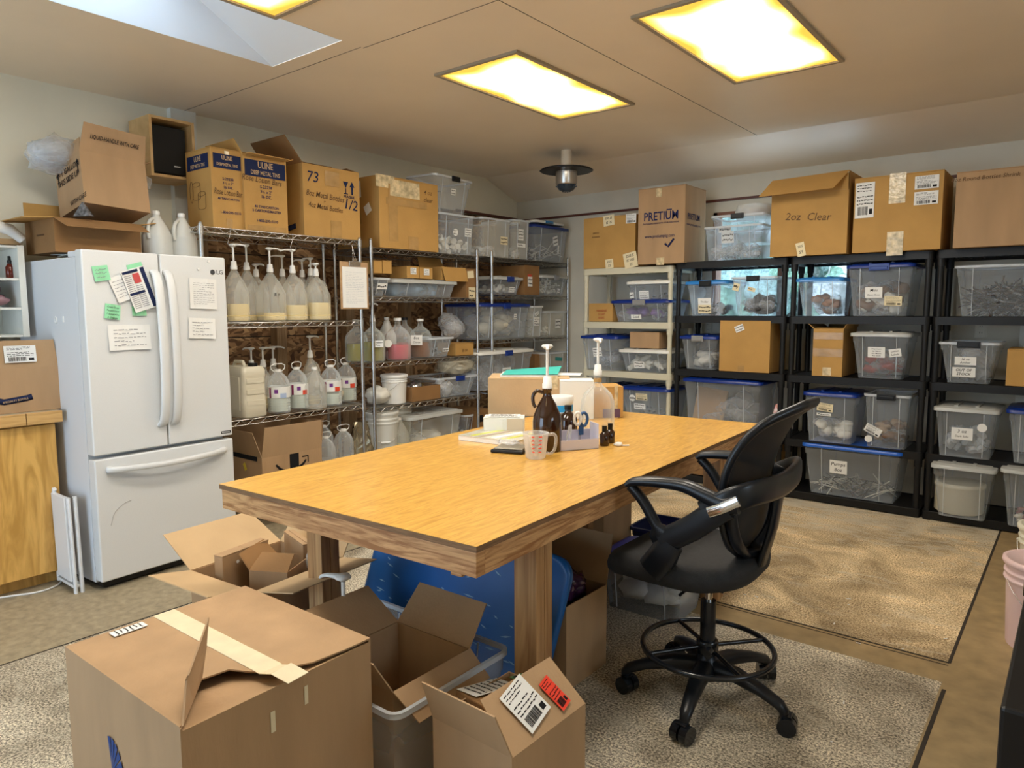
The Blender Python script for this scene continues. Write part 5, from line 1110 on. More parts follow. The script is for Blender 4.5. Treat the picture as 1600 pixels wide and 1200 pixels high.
x_, y_ = JX(605, .38, 540); jug('milk_jug', 'opaque white jug between the oil and the pink glass jugs', (x_, y_, 1.062), R(90), .07, .31, WHITE_P, m=mat('opaque_milky_plastic', (.62, .62, .58), .4))
P = PL(671, 711, 527, 1.062, .32, .68, 10); BN(P, 'clear tub of dark bits beside the brown glass jug', None, ('dark_bits', 'dark bits in the clear tub beside the brown glass jug', 'bits', [DARKB, mat('grey_bits', (.3, .3, .3), .6)], 90, .03, .5), prints=[('front', 'note', .7, .35, .07, .03, 1)])
P = PL(712, 740, 536, 1.062, .22, .66, 5); CT(P, 'small_carton', 'small brown carton with pen marks beside the tub of dark bits', prints=[('front', 'text', .5, .4, .04, '8 oz', INK_BR, .1, .2)], m=CARD_O)
b = B(); 
for i in range(6): b.blob((random.uniform(-.05, .05), random.uniform(-.08, .08), .09+.03*i*.6), (.08, .09, .07), 0, 2, .6, 2.5, i)
tag(b.build('crumpled_bag', FILM, loc=(.48, at(712, 520, 'X', .48).y, 1.17)), 'crumpled clear bag on the tub of dark bits in the middle wire rack', 'bag', kind=None)
x_, y_ = JX(616, .58, 605); pail('white_bucket', 'small white bucket with wire handle on the middle wire rack', (x_, y_, .722), R(-15), .10, .215, lid=True)
P = PL(644, 688, 603, .722, .3, .67, 5); CT(P, 'open_carton', 'shallow brown carton of gold and silver foil packets', 'open', {}, m=CARD_D)
fill('foil_packets', 'gold and silver foil packets heaped in the shallow carton', (P[0][0], P[0][1], .75), P[1], P[2]-.02, .26, .10, 'bags', [mat('gold_foil', (.6, .4, .1), .2, .9), mat('silver_foil', (.5, .5, .5), .2, .9)], 14, 4, .05, 'packets')
P = PL(684, 748, 588, .722, .38, .69, 5); BN(P, 'clear open bin with a blue latch and fibre bundle on top', None, ('mixed_packets', 'mixed packets in the open bin with blue latch', 'bags', [FILM, mat('white_cloth', (.7, .72, .75), .7)], 14, .05, .6), latch=LID_B, tap=.045, prints=())
b = B(); b.blob((0, 0, .07), (.14, .17, .075), 0, 4, .18, 3, 5)
rr = random.Random(1)
for i in range(60):
    a = rr.uniform(0, 6.28); e = rr.uniform(-.2, .2); pts = [(.15*math.cos(a+t_*.3)*(1+e), .18*math.sin(a+t_*.3)*(1+e*.5), .07+.08*math.cos(a*2+t_)*.6) for t_ in range(5)]; b.tube(pts, .0015, 4)
tag(b.build('fibre_bundle', mat('cream_fibre', (.7, .64, .5), .8, bump=1, bscale=60), loc=(.50, at(712, 575, 'X', .5).y, .722+P[4]+.005)), 'bundle of cream raffia fibre in plastic on the open bin', 'fibre bundle')
# lowest shelf of rack 2
for px, x, lb, r_, z, h_ in ((597, .58, 'white bucket on the lowest wire shelf beside the foil pouch', .125, .302, .36), (618, .42, 'white bucket on the lowest wire shelf behind the oil jug', .135, .302, .37)):
    x_, y_ = JX(px, x, 670); pail('white_bucket', lb, (x_, y_, z), R(60), r_, h_, lid=True, m=mat('dull_white_plastic', (.62, .62, .58), .4), group='white buckets on the lowest wire shelf')
x_, y_ = JX(624, .62, 690); jug('gallon_jug', 'gallon jug of pale yellow liquid in front of the white buckets', (x_, y_-.0, .302), R(-60), .078, .29, WHITE_P, .3, mat('pale_yellow_liquid', (.7, .65, .25), .3), handle=True)
P = PL(640, 724, 644, .302, .42, .69, 10); BN(P, 'large cloudy lidded bin on the lowest wire shelf', LID_C, ('plastic_packing', 'pale plastic packing in the large cloudy bin', 'bags', [FILM, FOAM], 16, .07, .6), m=MILK, tap=.03)
P = PL(726, 742, 648, .302, .3, .6, 10); BN(P, 'small clear bin at the right end of the lowest wire shelf', None, ('white_bits', 'white pieces in the small clear bin', 'bits', FOAM, 30, .03, .5))
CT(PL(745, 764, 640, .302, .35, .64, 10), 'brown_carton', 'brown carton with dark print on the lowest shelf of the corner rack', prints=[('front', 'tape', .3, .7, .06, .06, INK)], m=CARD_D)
# ---- wire rack 3 (corner)
P = PL(752, 800, 342, 1.912, .42, .69); BN(P, 'clear tub a third full of white bits on the corner rack, left one', None, ('white_caps', 'white caps in the left tub of the corner rack', 'caps', CLB, 110, .022, .3), m=MILK, tap=.012, prints=[('front', 'note', .75, .45, .1, .07, 2, 0, PAPER_Y)])
P = PL(802, 830, 344, 1.912, .40, .70); BN(P, 'narrow clear tub with paper labels on the corner rack', None, ('white_caps', 'white caps in the narrow tub of the corner rack', 'caps', CLB, 60, .022, .3), m=MILK, tap=.012, prints=[('front', 'note', .4, .62, .08, .1, 3), ('front', 'note', .45, .35, .12, .035, 1)])
t = thing('white_tub_lid', 'white plastic lid with a blue clip lying across the open tubs', 'lid', (.52, at(838, 338, 'X', .52).y, 1.912+P[4]+.006), math.pi/2)
b = B(); q = lambda a, z: [(x, y, z) for x, y in rrect(.50-a, .36-a, .05, 5)]; b.loft([q(.01, 0), q(0, .012), q(.01, .022), q(.04, .022), q(.06, .014)]); b.build('panel', LID_W, t); b = B(); b.bx(-.09, -.188, .002, .03, -.17, .026); b.build('clip', mat('clip_blue', (.02, .15, .35), .3), t, bevel=.004)
P = PL(834, 889, 352, 1.912, .42, .70); BN(P, 'clear tub with dark blue lid at the end of the corner rack', LID_B, ('grey_tubes', 'grey tubing and white bits in the blue lidded tub', 'rods', [mat('grey_bits', (.3, .3, .3), .6), FOAM], 60, .04, .5), tap=.03, prints=[('front', 'note', .62, .62, .08, .09, 2, .3), ('front', 'note', .72, .38, .02, .08, 0)])
P = PL(772, 818, 431, 1.587, .4, .69, 8); BN(P, 'clear bin with white rim and blue latch on the corner rack', LID_C, ('white_pieces', 'white pieces in the bin with blue latch', 'caps', FOAM, 70, .025, .6), latch=LID_B, latch_w=.09, prints=[('front', 'note', .65, .3, .08, .05, 2)])
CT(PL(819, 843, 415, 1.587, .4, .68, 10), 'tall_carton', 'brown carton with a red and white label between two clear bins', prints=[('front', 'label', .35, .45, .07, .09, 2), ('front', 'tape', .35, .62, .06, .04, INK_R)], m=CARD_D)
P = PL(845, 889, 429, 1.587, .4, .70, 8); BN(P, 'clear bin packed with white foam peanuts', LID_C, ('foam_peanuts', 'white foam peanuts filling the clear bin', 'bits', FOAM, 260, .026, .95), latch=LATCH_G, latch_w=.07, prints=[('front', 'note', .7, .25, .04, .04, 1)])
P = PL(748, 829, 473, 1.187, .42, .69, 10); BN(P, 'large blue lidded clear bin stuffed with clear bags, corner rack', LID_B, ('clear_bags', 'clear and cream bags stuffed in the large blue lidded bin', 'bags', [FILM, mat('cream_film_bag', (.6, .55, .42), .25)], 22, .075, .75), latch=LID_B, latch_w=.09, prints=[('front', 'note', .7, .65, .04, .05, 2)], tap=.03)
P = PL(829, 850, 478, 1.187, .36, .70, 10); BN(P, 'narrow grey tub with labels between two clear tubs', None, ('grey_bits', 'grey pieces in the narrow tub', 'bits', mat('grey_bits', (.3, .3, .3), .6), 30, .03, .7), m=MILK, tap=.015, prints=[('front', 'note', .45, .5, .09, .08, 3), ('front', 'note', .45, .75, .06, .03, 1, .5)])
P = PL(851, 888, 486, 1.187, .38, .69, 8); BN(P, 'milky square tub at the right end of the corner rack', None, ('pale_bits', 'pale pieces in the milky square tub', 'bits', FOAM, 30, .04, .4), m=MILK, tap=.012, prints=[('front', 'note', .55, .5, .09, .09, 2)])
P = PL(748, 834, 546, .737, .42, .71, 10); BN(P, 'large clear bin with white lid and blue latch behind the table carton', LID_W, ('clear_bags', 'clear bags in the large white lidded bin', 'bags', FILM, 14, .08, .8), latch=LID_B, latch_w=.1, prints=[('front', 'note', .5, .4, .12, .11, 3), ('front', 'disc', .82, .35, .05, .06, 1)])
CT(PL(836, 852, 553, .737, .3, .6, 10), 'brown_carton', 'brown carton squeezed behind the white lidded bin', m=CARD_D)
P = PL(852, 886, 550, .737, .38, .68, 10); BN(P, 'grey milky bin with a teal label on the corner rack', None, ('grey_bits', 'grey pieces in the milky bin', 'bits', mat('grey_bits', (.3, .3, .3), .6), 30, .03, .7), m=MILK, tap=.015, prints=[('front', 'note', .6, .75, .12, .035, 0, -.1, mat('teal_label', (.02, .25, .25), .5))])

# ---- ivory rack
SSIS = ('label',)
def ssis(u, v, s=.06, r=0): return [('front', 'label', u, v, s, s*1.1, 'SSIS\nSSIS', r, PAPER_Y)]
P = PB(912, 993, 338, 1.812, .42, -.55); CT(P, 'brown_carton', 'brown carton with patterned tape patches on the ivory shelving', prints=[('front', 'label', .5, .92, .11, .09, 'SSIS SS\nIS  IS', .1, PAPER_Y), ('front', 'label', .92, .92, .1, .08, 'ship'), ('front', 'label', .52, .08, .08, .08, 'SSIS\nSS', .1, PAPER_Y), ('front', 'label', .92, .13, .13, .13, 'SSIS S\nIS SSIS\nSS', .2, PAPER_Y), ('front', 'text', .25, .7, .03, 'oooo\nooooo', INK_BR)], m=CARD_O)
def pret(b):
    b.text('PRETIUM', .098, 0, 0, 0, .0006, 0, 0, .82); b.bx(.050, .044, 0, .098, .053, .0008); b.text('PACKAGING IDEAS INTO YOUR SOLUTIONS', .018, 0, 0, -.055, .0006, 0, 0, .9)
    b.text('www.pretiumpkg.com', .042, 0, -.01, -.16, .0006, 0, 0, .72); b.sweep([(.04, -.225, 0), (.07, -.25, 0), (.12, -.19, 0)], .018, .001, (0, 0, 1), 4)
P = PB(997, 1070, 292, 1.812+.012, .40, -.60, 60)
o = CT(P, 'printed_carton', 'tall carton with large navy lettering and check mark standing across both shelving units', prints=[('front', 'mark', .5, .62, pret, [INK_B]), ('right', 'text', .4, .6, .07, 'PRETIUM', INK_B, 0, 0, .85), ('right', 'text', .4, .5, .03, 'www.pretiumpkg.com', INK_B), ('front', 'tape', .45, .93, .05, .07, TAPE_S), ('front', 'tape', .5, .03, .07, .06, TAPE_S)], m=CARD)
P = PB(978, 1048, 437, 1.337+.125, .34, -.54, 8); BN(P, 'small clear bin with white lid and paper label, topmost on the ivory shelf', LID_W, ('dark_bits', 'dark pieces in the small white lidded bin', 'bits', [DARKB, FILM], 30, .03, .6), prints=[('front', 'note', .4, .5, .09, .07, 3), ('front', 'note', .1, .5, .04, .05, 1)])
P = PB(954, 1048, 467, 1.337, .38, -.55, 8); BN(P, 'flat blue lidded bin with purple contents under the small white lidded bin', LID_B, ('purple_bags', 'purple and clear packets in the flat blue lidded bin', 'bags', [FILM, mat('purple_bits', (.2, .08, .35), .5)], 20, .045, .7), latch=LATCH_G, latch_w=.12, prints=[('front', 'note', .42, .25, .1, .04, 'Lead')])
P = PB(920, 957, 474, 1.337, .2, -.54, 8); CT(P, 'small_carton', 'small carton with red stamped text on the ivory shelf', prints=[('front', 'text', .55, .6, .028, 'HANDLE\nSOAP\nBARS', mat('orange_red_ink', (.4, .09, .03), .7))], m=CARD_O)
P = PB(906, 966, 523, .902, .42, -.60, 8); BN(P, 'clear bin with blue lid and note hanging over the left end of the ivory shelf', LID_B, ('white_bags', 'white plastic bags in the blue lidded bin on the ivory shelf', 'bags', FILM, 12, .06, .5), prints=[('front', 'note', .45, .55, .09, .08, 3, .1)])
P = PB(966, 1046, 545, .902, .36, -.54, 8); BN(P, 'low clear bin with white lid under the brown carton', LID_W, ('white_rolls', 'white rolls in the low white lidded bin', 'bottles', FOAM, 24, .04, .7), prints=[('front', 'note', .4, .35, .1, .06, 2)])
zt = P[0][2]+P[4]; P = PB(984, 1030, 519, zt+.004, .34, -.53, 8); CT(P, 'brown_carton', 'plain brown carton sitting on the low white lidded bin', m=CARD, drot=0)
P = PB(968, 1046, 604, .472, .4, -.55, 8); BN(P, 'clear bin with glossy blue lid and stickers low on the ivory shelf', LID_B, ('grey_bits', 'grey pieces in the blue lidded bin low on the ivory shelf', 'bits', mat('grey_bits', (.3, .3, .3), .6), 40, .03, .4), prints=[('front', 'disc', .25, .7, .06, .06, 1), ('front', 'note', .45, .75, .11, .06, 'ship', 0, PAPER_Y), ('front', 'note', .4, .45, .11, .05, 2)])
P = PB(936, 965, 601, .472, .38, -.50, 8); BN(P, 'narrow blue lidded bin at the left end low on the ivory shelf', LID_B)

# ---- black rack A
P = PB(1098, 1192, 352, 1.832, .40, -.55, 20); BN(P, 'open clear tub of clear bottles beside the tall navy lettered carton', None, ('clear_bottles', 'clear plastic bottles lying in the open tub', 'bottles', CLEAR, 70, .035, .5), tap=.02, prints=())
l_ = P[0]; bin_('storage_bin', 'empty clear tub nested on top of the tub of clear bottles', (l_[0]+.03, l_[1]+.0, l_[2]+.13), .03, P[2]-.06, .36, .22, latch=BLACK, tap=.03, prints=[('front', 'note', .25, .5, .1, .045, 1), ('front', 'note', .3, .22, .1, .09, 2)])
b = B(); b.lathe([(.14, 0), (.15, .05), (.13, .1), (.0, .12)], 24)
tag(b.build('plastic_dome', clear('pale_dome_plastic', (.8, .8, .78), .45, .3), loc=(l_[0]+.1, l_[1], l_[2]+.33)), 'pale translucent dome lying in the upper clear tub', 'dome')
P = PB(1070, 1138, 437, 1.392, .40, -.55, 8); BN(P, 'clear bin with bright blue lid beside the window on the black shelving', LID_LB, ('clear_pieces', 'clear pieces and a black lid in the bright blue lidded bin', 'caps', [CLB, DARKB], 30, .03, .35), latch=BLACK, prints=[('front', 'note', .45, .42, .11, .06, 'Tri-Star'), ('front', 'note', .45, .2, .11, .07, 2, 0, PAPER_Y)])
P = PB(1141, 1216, 432, 1.392, .40, -.55, 8); BN(P, 'open clear bin with bagged black caps in front of the window', None, ('bagged_black_caps', 'bags of black caps in the open bin in front of the window', 'bags', [FILM, DARKB, FILM], 30, .05, .5), latch=BLACK, prints=[('front', 'note', .1, .75, .05, .06, 1, -.3, PAPER_Y), ('front', 'note', .45, .68, .06, .03, 1, -.3, PAPER_Y)])
P = PB(1061, 1122, 523, .952, .38, -.55, 8); BN(P, 'clear bin with dark blue lid and white bagged parts on the black shelving', LID_B, ('bagged_white_parts', 'bagged white parts in the dark blue lidded bin', 'bags', [FILM, FOAM], 20, .045, .6), latch=LATCH_G)
P = PB(1125, 1204, 501, .952, .38, -.56, 8); CT(P, 'brown_carton', 'square brown carton with a white sticker next to the dark blue lidded bin', prints=[('front', 'label', .4, .85, .07, .05, 2, .4), ('front', 'tape', .45, .06, .05, .05)], m=CARD_O)
P = PB(1066, 1190, 592, .462, .40, -.56, 8); BN(P, 'wide blue lidded tub holding a flattened carton and clear wrap', LID_B, ('clear_wrap', 'clear wrap and packets in the wide blue lidded tub', 'bags', FILM, 12, .08, .7), tap=.03)
l_ = P[0]; CT(((l_[0]-.16, l_[1]-.08, l_[2]+.01), 0, .26, .03, P[4]*.75), 'carton_piece', 'folded piece of carton inside the wide blue lidded tub', tilt=(R(-8), R(6), 0))
b = B(); b.blob((0, 0, .12), (.035, .06, .13), 0, 3, .25, 3, 8, flat=0)
def multi():
    m, nt, bs = _new('multicolour_yarn'); n = nt.nodes.new('ShaderNodeTexNoise'); n.inputs['Scale'].default_value = 22; tc = nt.nodes.new('ShaderNodeTexCoord'); nt.links.new(tc.outputs['Object'], n.inputs['Vector'])
    r = nt.nodes.new('ShaderNodeValToRGB'); e = r.color_ramp.elements; e[0].position = .3; e[0].color = (.1, .05, .35, 1); e[1].position = .7; e[1].color = (.85, .75, .4, 1)
    for ps, c in ((.42, (.7, .1, .35, 1)), (.5, (.9, .85, .8, 1)), (.58, (.75, .15, .25, 1))): q = e.new(ps); q.color = c
    nt.links.new(n.outputs['Fac'], r.inputs[0]); nt.links.new(r.outputs[0], bs.inputs['Base Color']); return m
tag(b.build('colourful_bag', multi(), loc=(2.955, -.44, .463)), 'bag of purple, pink and cream shreds squeezed at the right of the wide tub', 'bag')
# ---- black rack B
P = PB(1205, 1325, 302, 1.832, .42, -.62, 30)
CT(P, 'brown_carton', 'open carton with folded front flap and the word clear in pen', 'open', {'front': (140, .13), 'right': (4, .0)} and {'front': (38, .001), 'back': (-50, .1)}, [('front', 'text', .5, .62, .075, '2oz  Clear', INK_BR, -.08, .15), ('front', 'label', .42, .1, .06, .1, 'SSIS\nSS', .2, PAPER_Y)], m=CARD_O)
oo = COL.objects
o = [x for x in COL.objects if x.get('label', '').startswith('open carton with folded front flap')][0]
w_, d_, h_ = P[2], P[3], P[4]
b = B(); pts = [Vector((-w_/2, d_*.12, h_+.005)), Vector((w_/2, d_*.12, h_+.005)), Vector((w_/2-.09, -d_/2-.11, h_-.09)), Vector((-w_/2-.02, -d_/2-.11, h_-.085))]
pts = [Vector((-w_/2, -d_/2+.0, h_+.115)), Vector((w_/2, -d_/2, h_+.13)), Vector((w_/2-.07, -d_/2-.13, h_-.0)), Vector((-w_/2-.05, -d_/2-.13, h_-.01))]
N_ = Vector((0, .003, .004)); b.add(pts+[p+N_ for p in pts], [(0, 3, 2, 1), (4, 5, 6, 7), (0, 1, 5, 4), (1, 2, 6, 5), (2, 3, 7, 6), (3, 0, 4, 7)]); b.build('flap', CARD_O, o)
b = B(); b.add([(w_/2, -d_/2, h_), (w_/2, d_/2, h_), (w_/2, d_/2, h_+.13), (w_/2, -d_/2, h_+.13), (w_/2-.004, -d_/2, h_), (w_/2-.004, d_/2, h_), (w_/2-.004, d_/2, h_+.13), (w_/2-.004, -d_/2, h_+.13)], [(0, 1, 2, 3), (4, 7, 6, 5), (0, 3, 7, 4), (1, 5, 6, 2), (3, 2, 6, 7), (0, 4, 5, 1)]); b.build('flap', CARD_O, o)
b = B(); b.bx(-w_/2, -d_/2, h_, w_/2, -d_/2+.004, h_+.115); b.build('flap', CARD_O, o)
P = PB(1335, 1474, 272, 1.832, .42, -.60, 30)
CT(P, 'labelled_carton', 'large sealed carton with three shipping labels on the black shelving', prints=[('front', 'label', .13, .70, .12, .24, 'ship'), ('front', 'label', .82, .86, .14, .085, 'ship'), ('front', 'label', .82, .66, .14, .085, 'ship'), ('front', 'tape', .5, .82, .1, .2, TAPE_S), ('front', 'tape', .5, .1, .1, .16, TAPE_S)], m=CARD_O)
P = PB(1243, 1318, 432, 1.392, .40, -.55, 8); BN(P, 'bright blue lidded clear bin with clear and rust pieces on the middle black unit', LID_LB, ('clear_rust_pieces', 'clear and rusty pieces in the bright blue lidded bin', 'bags', [FILM, FILM, mat('rust_bits', (.4, .2, .12), .5)], 30, .04, .6))
P = PB(1322, 1430, 410, 1.392, .42, -.56, 8); BN(P, 'tall clear bin with royal blue lid, bags and jar lids inside', LID_B, ('bags_and_lids', 'clear bags and white lids in the tall royal blue lidded bin', 'bags', [FILM, FILM, FOAM, BROWNB], 26, .06, .7), latch=LID_B, latch_w=.13, prints=[('front', 'note', .42, .47, .11, .075, 'Mini\nMason/ Boxes'), ('front', 'note', .72, .3, .11, .065, 'ship', -.02, PAPER_Y)])
P = PB(1271, 1318, 514, .952, .38, -.55, 8); CT(P, 'open_carton', 'tall taped carton with raised flaps between the bins', 'open', {'left': (48, .08), 'right': (30, .08), 'front': (-80, .06), 'back': (0, .05)}, [('front', 'tape', .5, .5, P[2], .06, TAPE), ('front', 'tape', .5, .85, P[2]*.98, .05, TAPE), ('front', 'tape', .5, .1, .06, .06, TAPE_S)], m=CARD_O, m_in=CARD_O)
P = PB(1328, 1423, 518, .952, .38, -.56, 8); BN(P, 'clear stacking tub with notched rim and two handwritten notes', mat('grey_blue_lid', (.2, .28, .38), .4) and LID_C, ('clear_bags', 'clear bags and red stoppers in the stacking tub', 'bags', [FILM, FILM, mat('dull_red_bits', (.3, .05, .04), .5)], 24, .05, .6), tap=.04, prints=[('front', 'note', .45, .6, .11, .075, 'Dispensers\nLip Balms\n4oz Mason\n4oz labels'), ('front', 'note', .78, .6, .075, .055, 'Lotion\nLabels', .15)])
P = PB(1254, 1340, 612, .462, .40, -.57, 8); BN(P, 'clear bin with dark blue lid and cream sticker left of the open tub with twine', LID_B, ('white_packets', 'white packets and jar lids in the dark blue lidded bin', 'bags', [FILM, FOAM], 24, .05, .5), tap=.03, prints=[('front', 'note', .42, .73, .11, .06, 'ship', -.1, PAPER_Y), ('front', 'note', .4, .58, .1, .02, 1)])
P = PB(1348, 1424, 617, .462, .38, -.55, 8); BN(P, 'open clear tub with black latch, brown twine and a white lid inside', None, ('twine_and_bags', 'brown twine and clear bags in the open tub', 'bags', [BROWNB, FILM, mat('pale_brown_bits', (.4, .28, .18), .6)], 30, .04, .5), latch=BLACK, latch_w=.12, tap=.02, prints=[('front', 'note', .22, .32, .11, .06, 'ship', -.45), ('front', 'disc', .12, .15, .05, .05, 0)])
P = PB(1252, 1410, 697, .064, .42, -.56, 20); BN(P, 'very wide clear tub with bright blue lid on the bottom black shelf', mat('mid_blue_lid', (.01, .10, .5), .3), ('thin_tubes', 'dip tubes and pump parts in the very wide tub', 'rods', [FOAM, DARKB, mat('grey_bits', (.3, .3, .3), .6), FOAM], 110, .035, .3), tap=.045, prints=[('front', 'note', .38, .6, .12, .1, 'Pumps\n8oz')])
CT(((2.79, -.33, .064), 0, .3, .36, .30), 'brown_carton', 'brown carton low on the black shelving behind the chair', m=CARD_O)
CT(((2.44, -.33, .064), 0, .34, .36, .27), 'brown_carton', 'brown carton on the bottom shelf of the first black unit', m=CARD_D)
# ---- black rack C
P = PB(1494, 1640, 262, 1.832, .42, -.62, 30); CT(P, 'large_kraft_carton', 'large plain kraft carton at the upper right edge with faint handwriting', prints=[('front', 'text', .32, .90, .035, '8oz Round Bottles Shrink', INK_BR, 0, .15)], m=CARD)
P = PB(1490, 1640, 413, 1.392, .42, -.56, 8); BN(P, 'wide clear tub of dark sticks at the right edge', None, ('dark_tubes', 'dark tubes and white card in the wide clear tub', 'rods', [DARKB, DARKB, mat('brown_tubes', (.07, .045, .04), .35), FILM], 240, .045, .62), tap=.04)
P = PB(1465, 1565, 535, .952, .38, -.57, 8); BN(P, 'clear tub with a note reading OUT OF STOCK', None, ('amber_bottle_bags', 'clear bags of caps in the OUT OF STOCK tub', 'bags', [FILM, mat('grey_bits', (.3, .3, .3), .6), FILM], 24, .05, .75), latch=BLACK, latch_w=.13, tap=.045, prints=[('front', 'note', .45, .55, .12, .055, '16 oz\nAmber'), ('front', 'note', .43, .27, .13, .065, 'OUT OF\nSTOCK')])
P = PB(1574, 1640, 546, .952, .36, -.56, 8); CT(P, 'brown_carton', 'brown carton cut off by the right edge beside the OUT OF STOCK tub', m=CARD_O)
P = PB(1458, 1562, 636, .462, .42, -.60, 8); BN(P, 'clear bin with clear lid, round sticker and dark salts note', LID_C, ('clear_jars', 'clear jars in the bin with the round sticker', 'caps', CLB, 60, .035, .6), latch=None, tap=.03, prints=[('front', 'note', .46, .5, .12, .08, '3 oz\nDark Salts'), ('front', 'disc', .78, .66, .055, .055, 0)])
P = PB(1572, 1680, 640, .462, .42, -.60, 8); BN(P, 'clear bin with blue lid cut off by the right edge', LID_B, tap=.04)
P = PB(1453, 1556, 727, .064, .42, -.66, 20); BN(P, 'cloudy clear bin holding a big round white container on the bottom shelf', LID_C, None, tap=.04)
l_, _, w_, d_, h_ = P; b = B(); b.lathe([(.13, 0), (.145, .01), (.145, .17), (.15, .175), (.15, .2), (.14, .205)], 32); tag(b.build('round_container', mat('cream_plastic', (.72, .69, .56), .4), loc=(l_[0]-.03, l_[1]-.02, l_[2]+.01)), 'big round white container inside the cloudy bin on the bottom shelf', 'container')
P = PB(1562, 1680, 735, .064, .42, -.66, 20); BN(P, 'clear bin with clear lid on the bottom shelf at the right edge', LID_C, ('pink_bits', 'pinkish pieces in the bin at the right edge', 'bits', [FOAM, mat('pink_bits', (.5, .25, .25), .5)], 30, .04, .3), tap=.04, latch=BLACK)

# ================================================================== THINGS ON THE WORK TABLE
Zt = TZ+.001
p0, p1 = ontable(766, 655), ontable(898, 645)
carton('kraft_carton', 'plain kraft carton at the back of the work table under the teal folder', (2.20, -2.66, Zt), .62, .475, .34, at(830, 590, 'Y', -2.75).z-Zt-.0, 'closed', prints=[('front', 'tape', .8, .9, .05, .08, TAPE_S)], m=CARD_L, split=None)
tb_h = at(830, 590, 'Y', -2.75).z
t = thing('file_folder', 'teal folder with white papers on the kraft carton', 'folder', (2.20, -2.66, tb_h+.002), .6)
b = B(); b.bx(-.17, -.11, .0, .17, .12, .012, 0); b.build('papers', PAPER, t)
b = B(); b.add([(-.16, -.115, .013), (.17, -.11, .016), (.19, .13, .045), (-.15, .13, .02), (-.16, -.115, .015), (.17, -.11, .018), (.19, .13, .047), (-.15, .13, .022)], [(0, 3, 2, 1), (4, 5, 6, 7), (0, 1, 5, 4), (1, 2, 6, 5), (2, 3, 7, 6), (3, 0, 4, 7)]); b.build('cover', mat('teal_card', (.05, .48, .42), .5), t)
b = B(); b.bx(-.12, -.08, 0, .12, .08, .004); tag(b.build('loose_sheets', PAPER, loc=(2.32, -2.50, tb_h+.002), rot=.5), 'loose white sheets beside the teal folder on the kraft carton', 'papers')
q1 = ontable(908, 672); carton('white_carton', 'plain white carton block behind the clear glass jug', (2.535, -2.66, Zt), .64, .19, .16, at(905, 595, 'Y', -2.72).z-Zt, 'closed', m=mat('white_card', (.75, .75, .7), .7, bump=.1))
carton('kraft_carton', 'golden taped carton right of the white carton on the work table', (2.63, -2.50, Zt), .75, .17, .2, at(945, 600, 'Y', -2.45).z-Zt, 'closed', prints=[('front', 'tape', .75, .5, .02, .19, TAPE_S), ('front', 'band', .6, .15, .1, .05, mat('purple_brown_print', (.1, .05, .1), .6), []), ('front', 'text', .5, .55, .02, 'o  =', INK_BR)], m=CARD_O)
pA = ontable(790, 680); t = carton('white_box', 'small white box with beige side in front of the kraft carton', (pA.x-.04, pA.y+.04, Zt), 0.62, .20, .12, .085, 'closed', prints=[('front', 'tape', .78, .5, .08, .08, mat('beige_label', (.6, .5, .36), .6)), ('front', 'tape', .25, .5, .09, .075, PAPER), ('top', 'label', .5, .5, .16, .09, 6)], m=mat('white_card', (.75, .75, .7), .7, bump=.1))
# glossy catalogue
pA, pB, pC = ontable(706, 688), ontable(775, 700), ontable(830, 680)
t = thing('catalogue', 'thick glossy catalogue lying on the work table', 'book', (2.63, -3.47, Zt), .12)
b = B(); b.bx(-.15, -.12, 0, .17, .13, .022); b.build('pages', PAPER, t); b = B(); b.bx(-.152, -.122, .0225, .172, .132, .024, 0)
for i, (c_, x0) in enumerate(((1, -.1), (2, -.05), (3, .02), (1, .08))): b.obox((x0, -.1, .0242), (.03, 0, 0), (.04, .2, 0), (0, 0, .0004), c_)
b.build('cover', [mat('pale_cover', (.62, .6, .5), .15), mat('yellow_green_print', (.6, .62, .1), .3), mat('brown_print', (.35, .25, .18), .3), PAPER], t)
t = thing('digital_scale', 'black flat kitchen scale on the work table', 'scale', (2.86, -3.66, Zt), .35)
b = B(); b.bx(-.075, -.065, .0, .075, .065, .014); b.build('base', BLACK, t, bevel=.006); b = B(); b.bx(-.06, -.05, .0142, .07, .055, .022); b.build('weighing_plate', mat('scale_steel', (.45, .4, .32), .3, .6), t, bevel=.003)
b = B(); b.blob((0, 0, .012), (.05, .03, .012), 0, 3, .5, 3, 2, flat=0); tag(b.build('crumpled_wrap', FILM, loc=(2.83, -3.64, Zt+.022)), 'crumpled clear wrap on the black scale', 'wrap')
# measuring cup
pM = ontable(829, 718)
t = thing('measuring_cup', 'clear measuring cup with red markings at the front of the table things', 'measuring cup', (pM.x, pM.y+.035, Zt), R(38))
b = B(); b.lathe([(.037, 0), (.042, .004), (.053, .10), (.055, .108), (.052, .108), (.05, .1), (.039, .01)], 28, caps=(True, False)); b.build('cup', clear('cup_plastic', (.8, .78, .75), .22, .08, .6), t)
b = B(); b.tube(bez([(.052, 0, .098), (.075, 0, .1), (.085, 0, .08), (.078, 0, .035), (.06, 0, .018), (.045, 0, .022)], 5), .0065, 8); b.build('handle', clear('cup_plastic', (.8, .78, .75), .22, .08, .6), t)
b = B()
for i in range(5):
    for a0, l in ((-1.9, .22), (-1.35, .3)):
        z = .03+i*.016
        for j in range(4):
            a, c_ = R(0)+a0+l*j/4, a0+l*(j+1)/4; r_ = .0425+(z/.1)*.0115
            b.add([(r_*math.cos(a), r_*math.sin(a), z), (r_*math.cos(c_), r_*math.sin(c_), z), (r_*math.cos(c_), r_*math.sin(c_), z+.005), (r_*math.cos(a), r_*math.sin(a), z+.005)], [(0, 1, 2, 3)])
b.build('red_markings', mat('red_marking', (.8, .08, .04), .5), t)
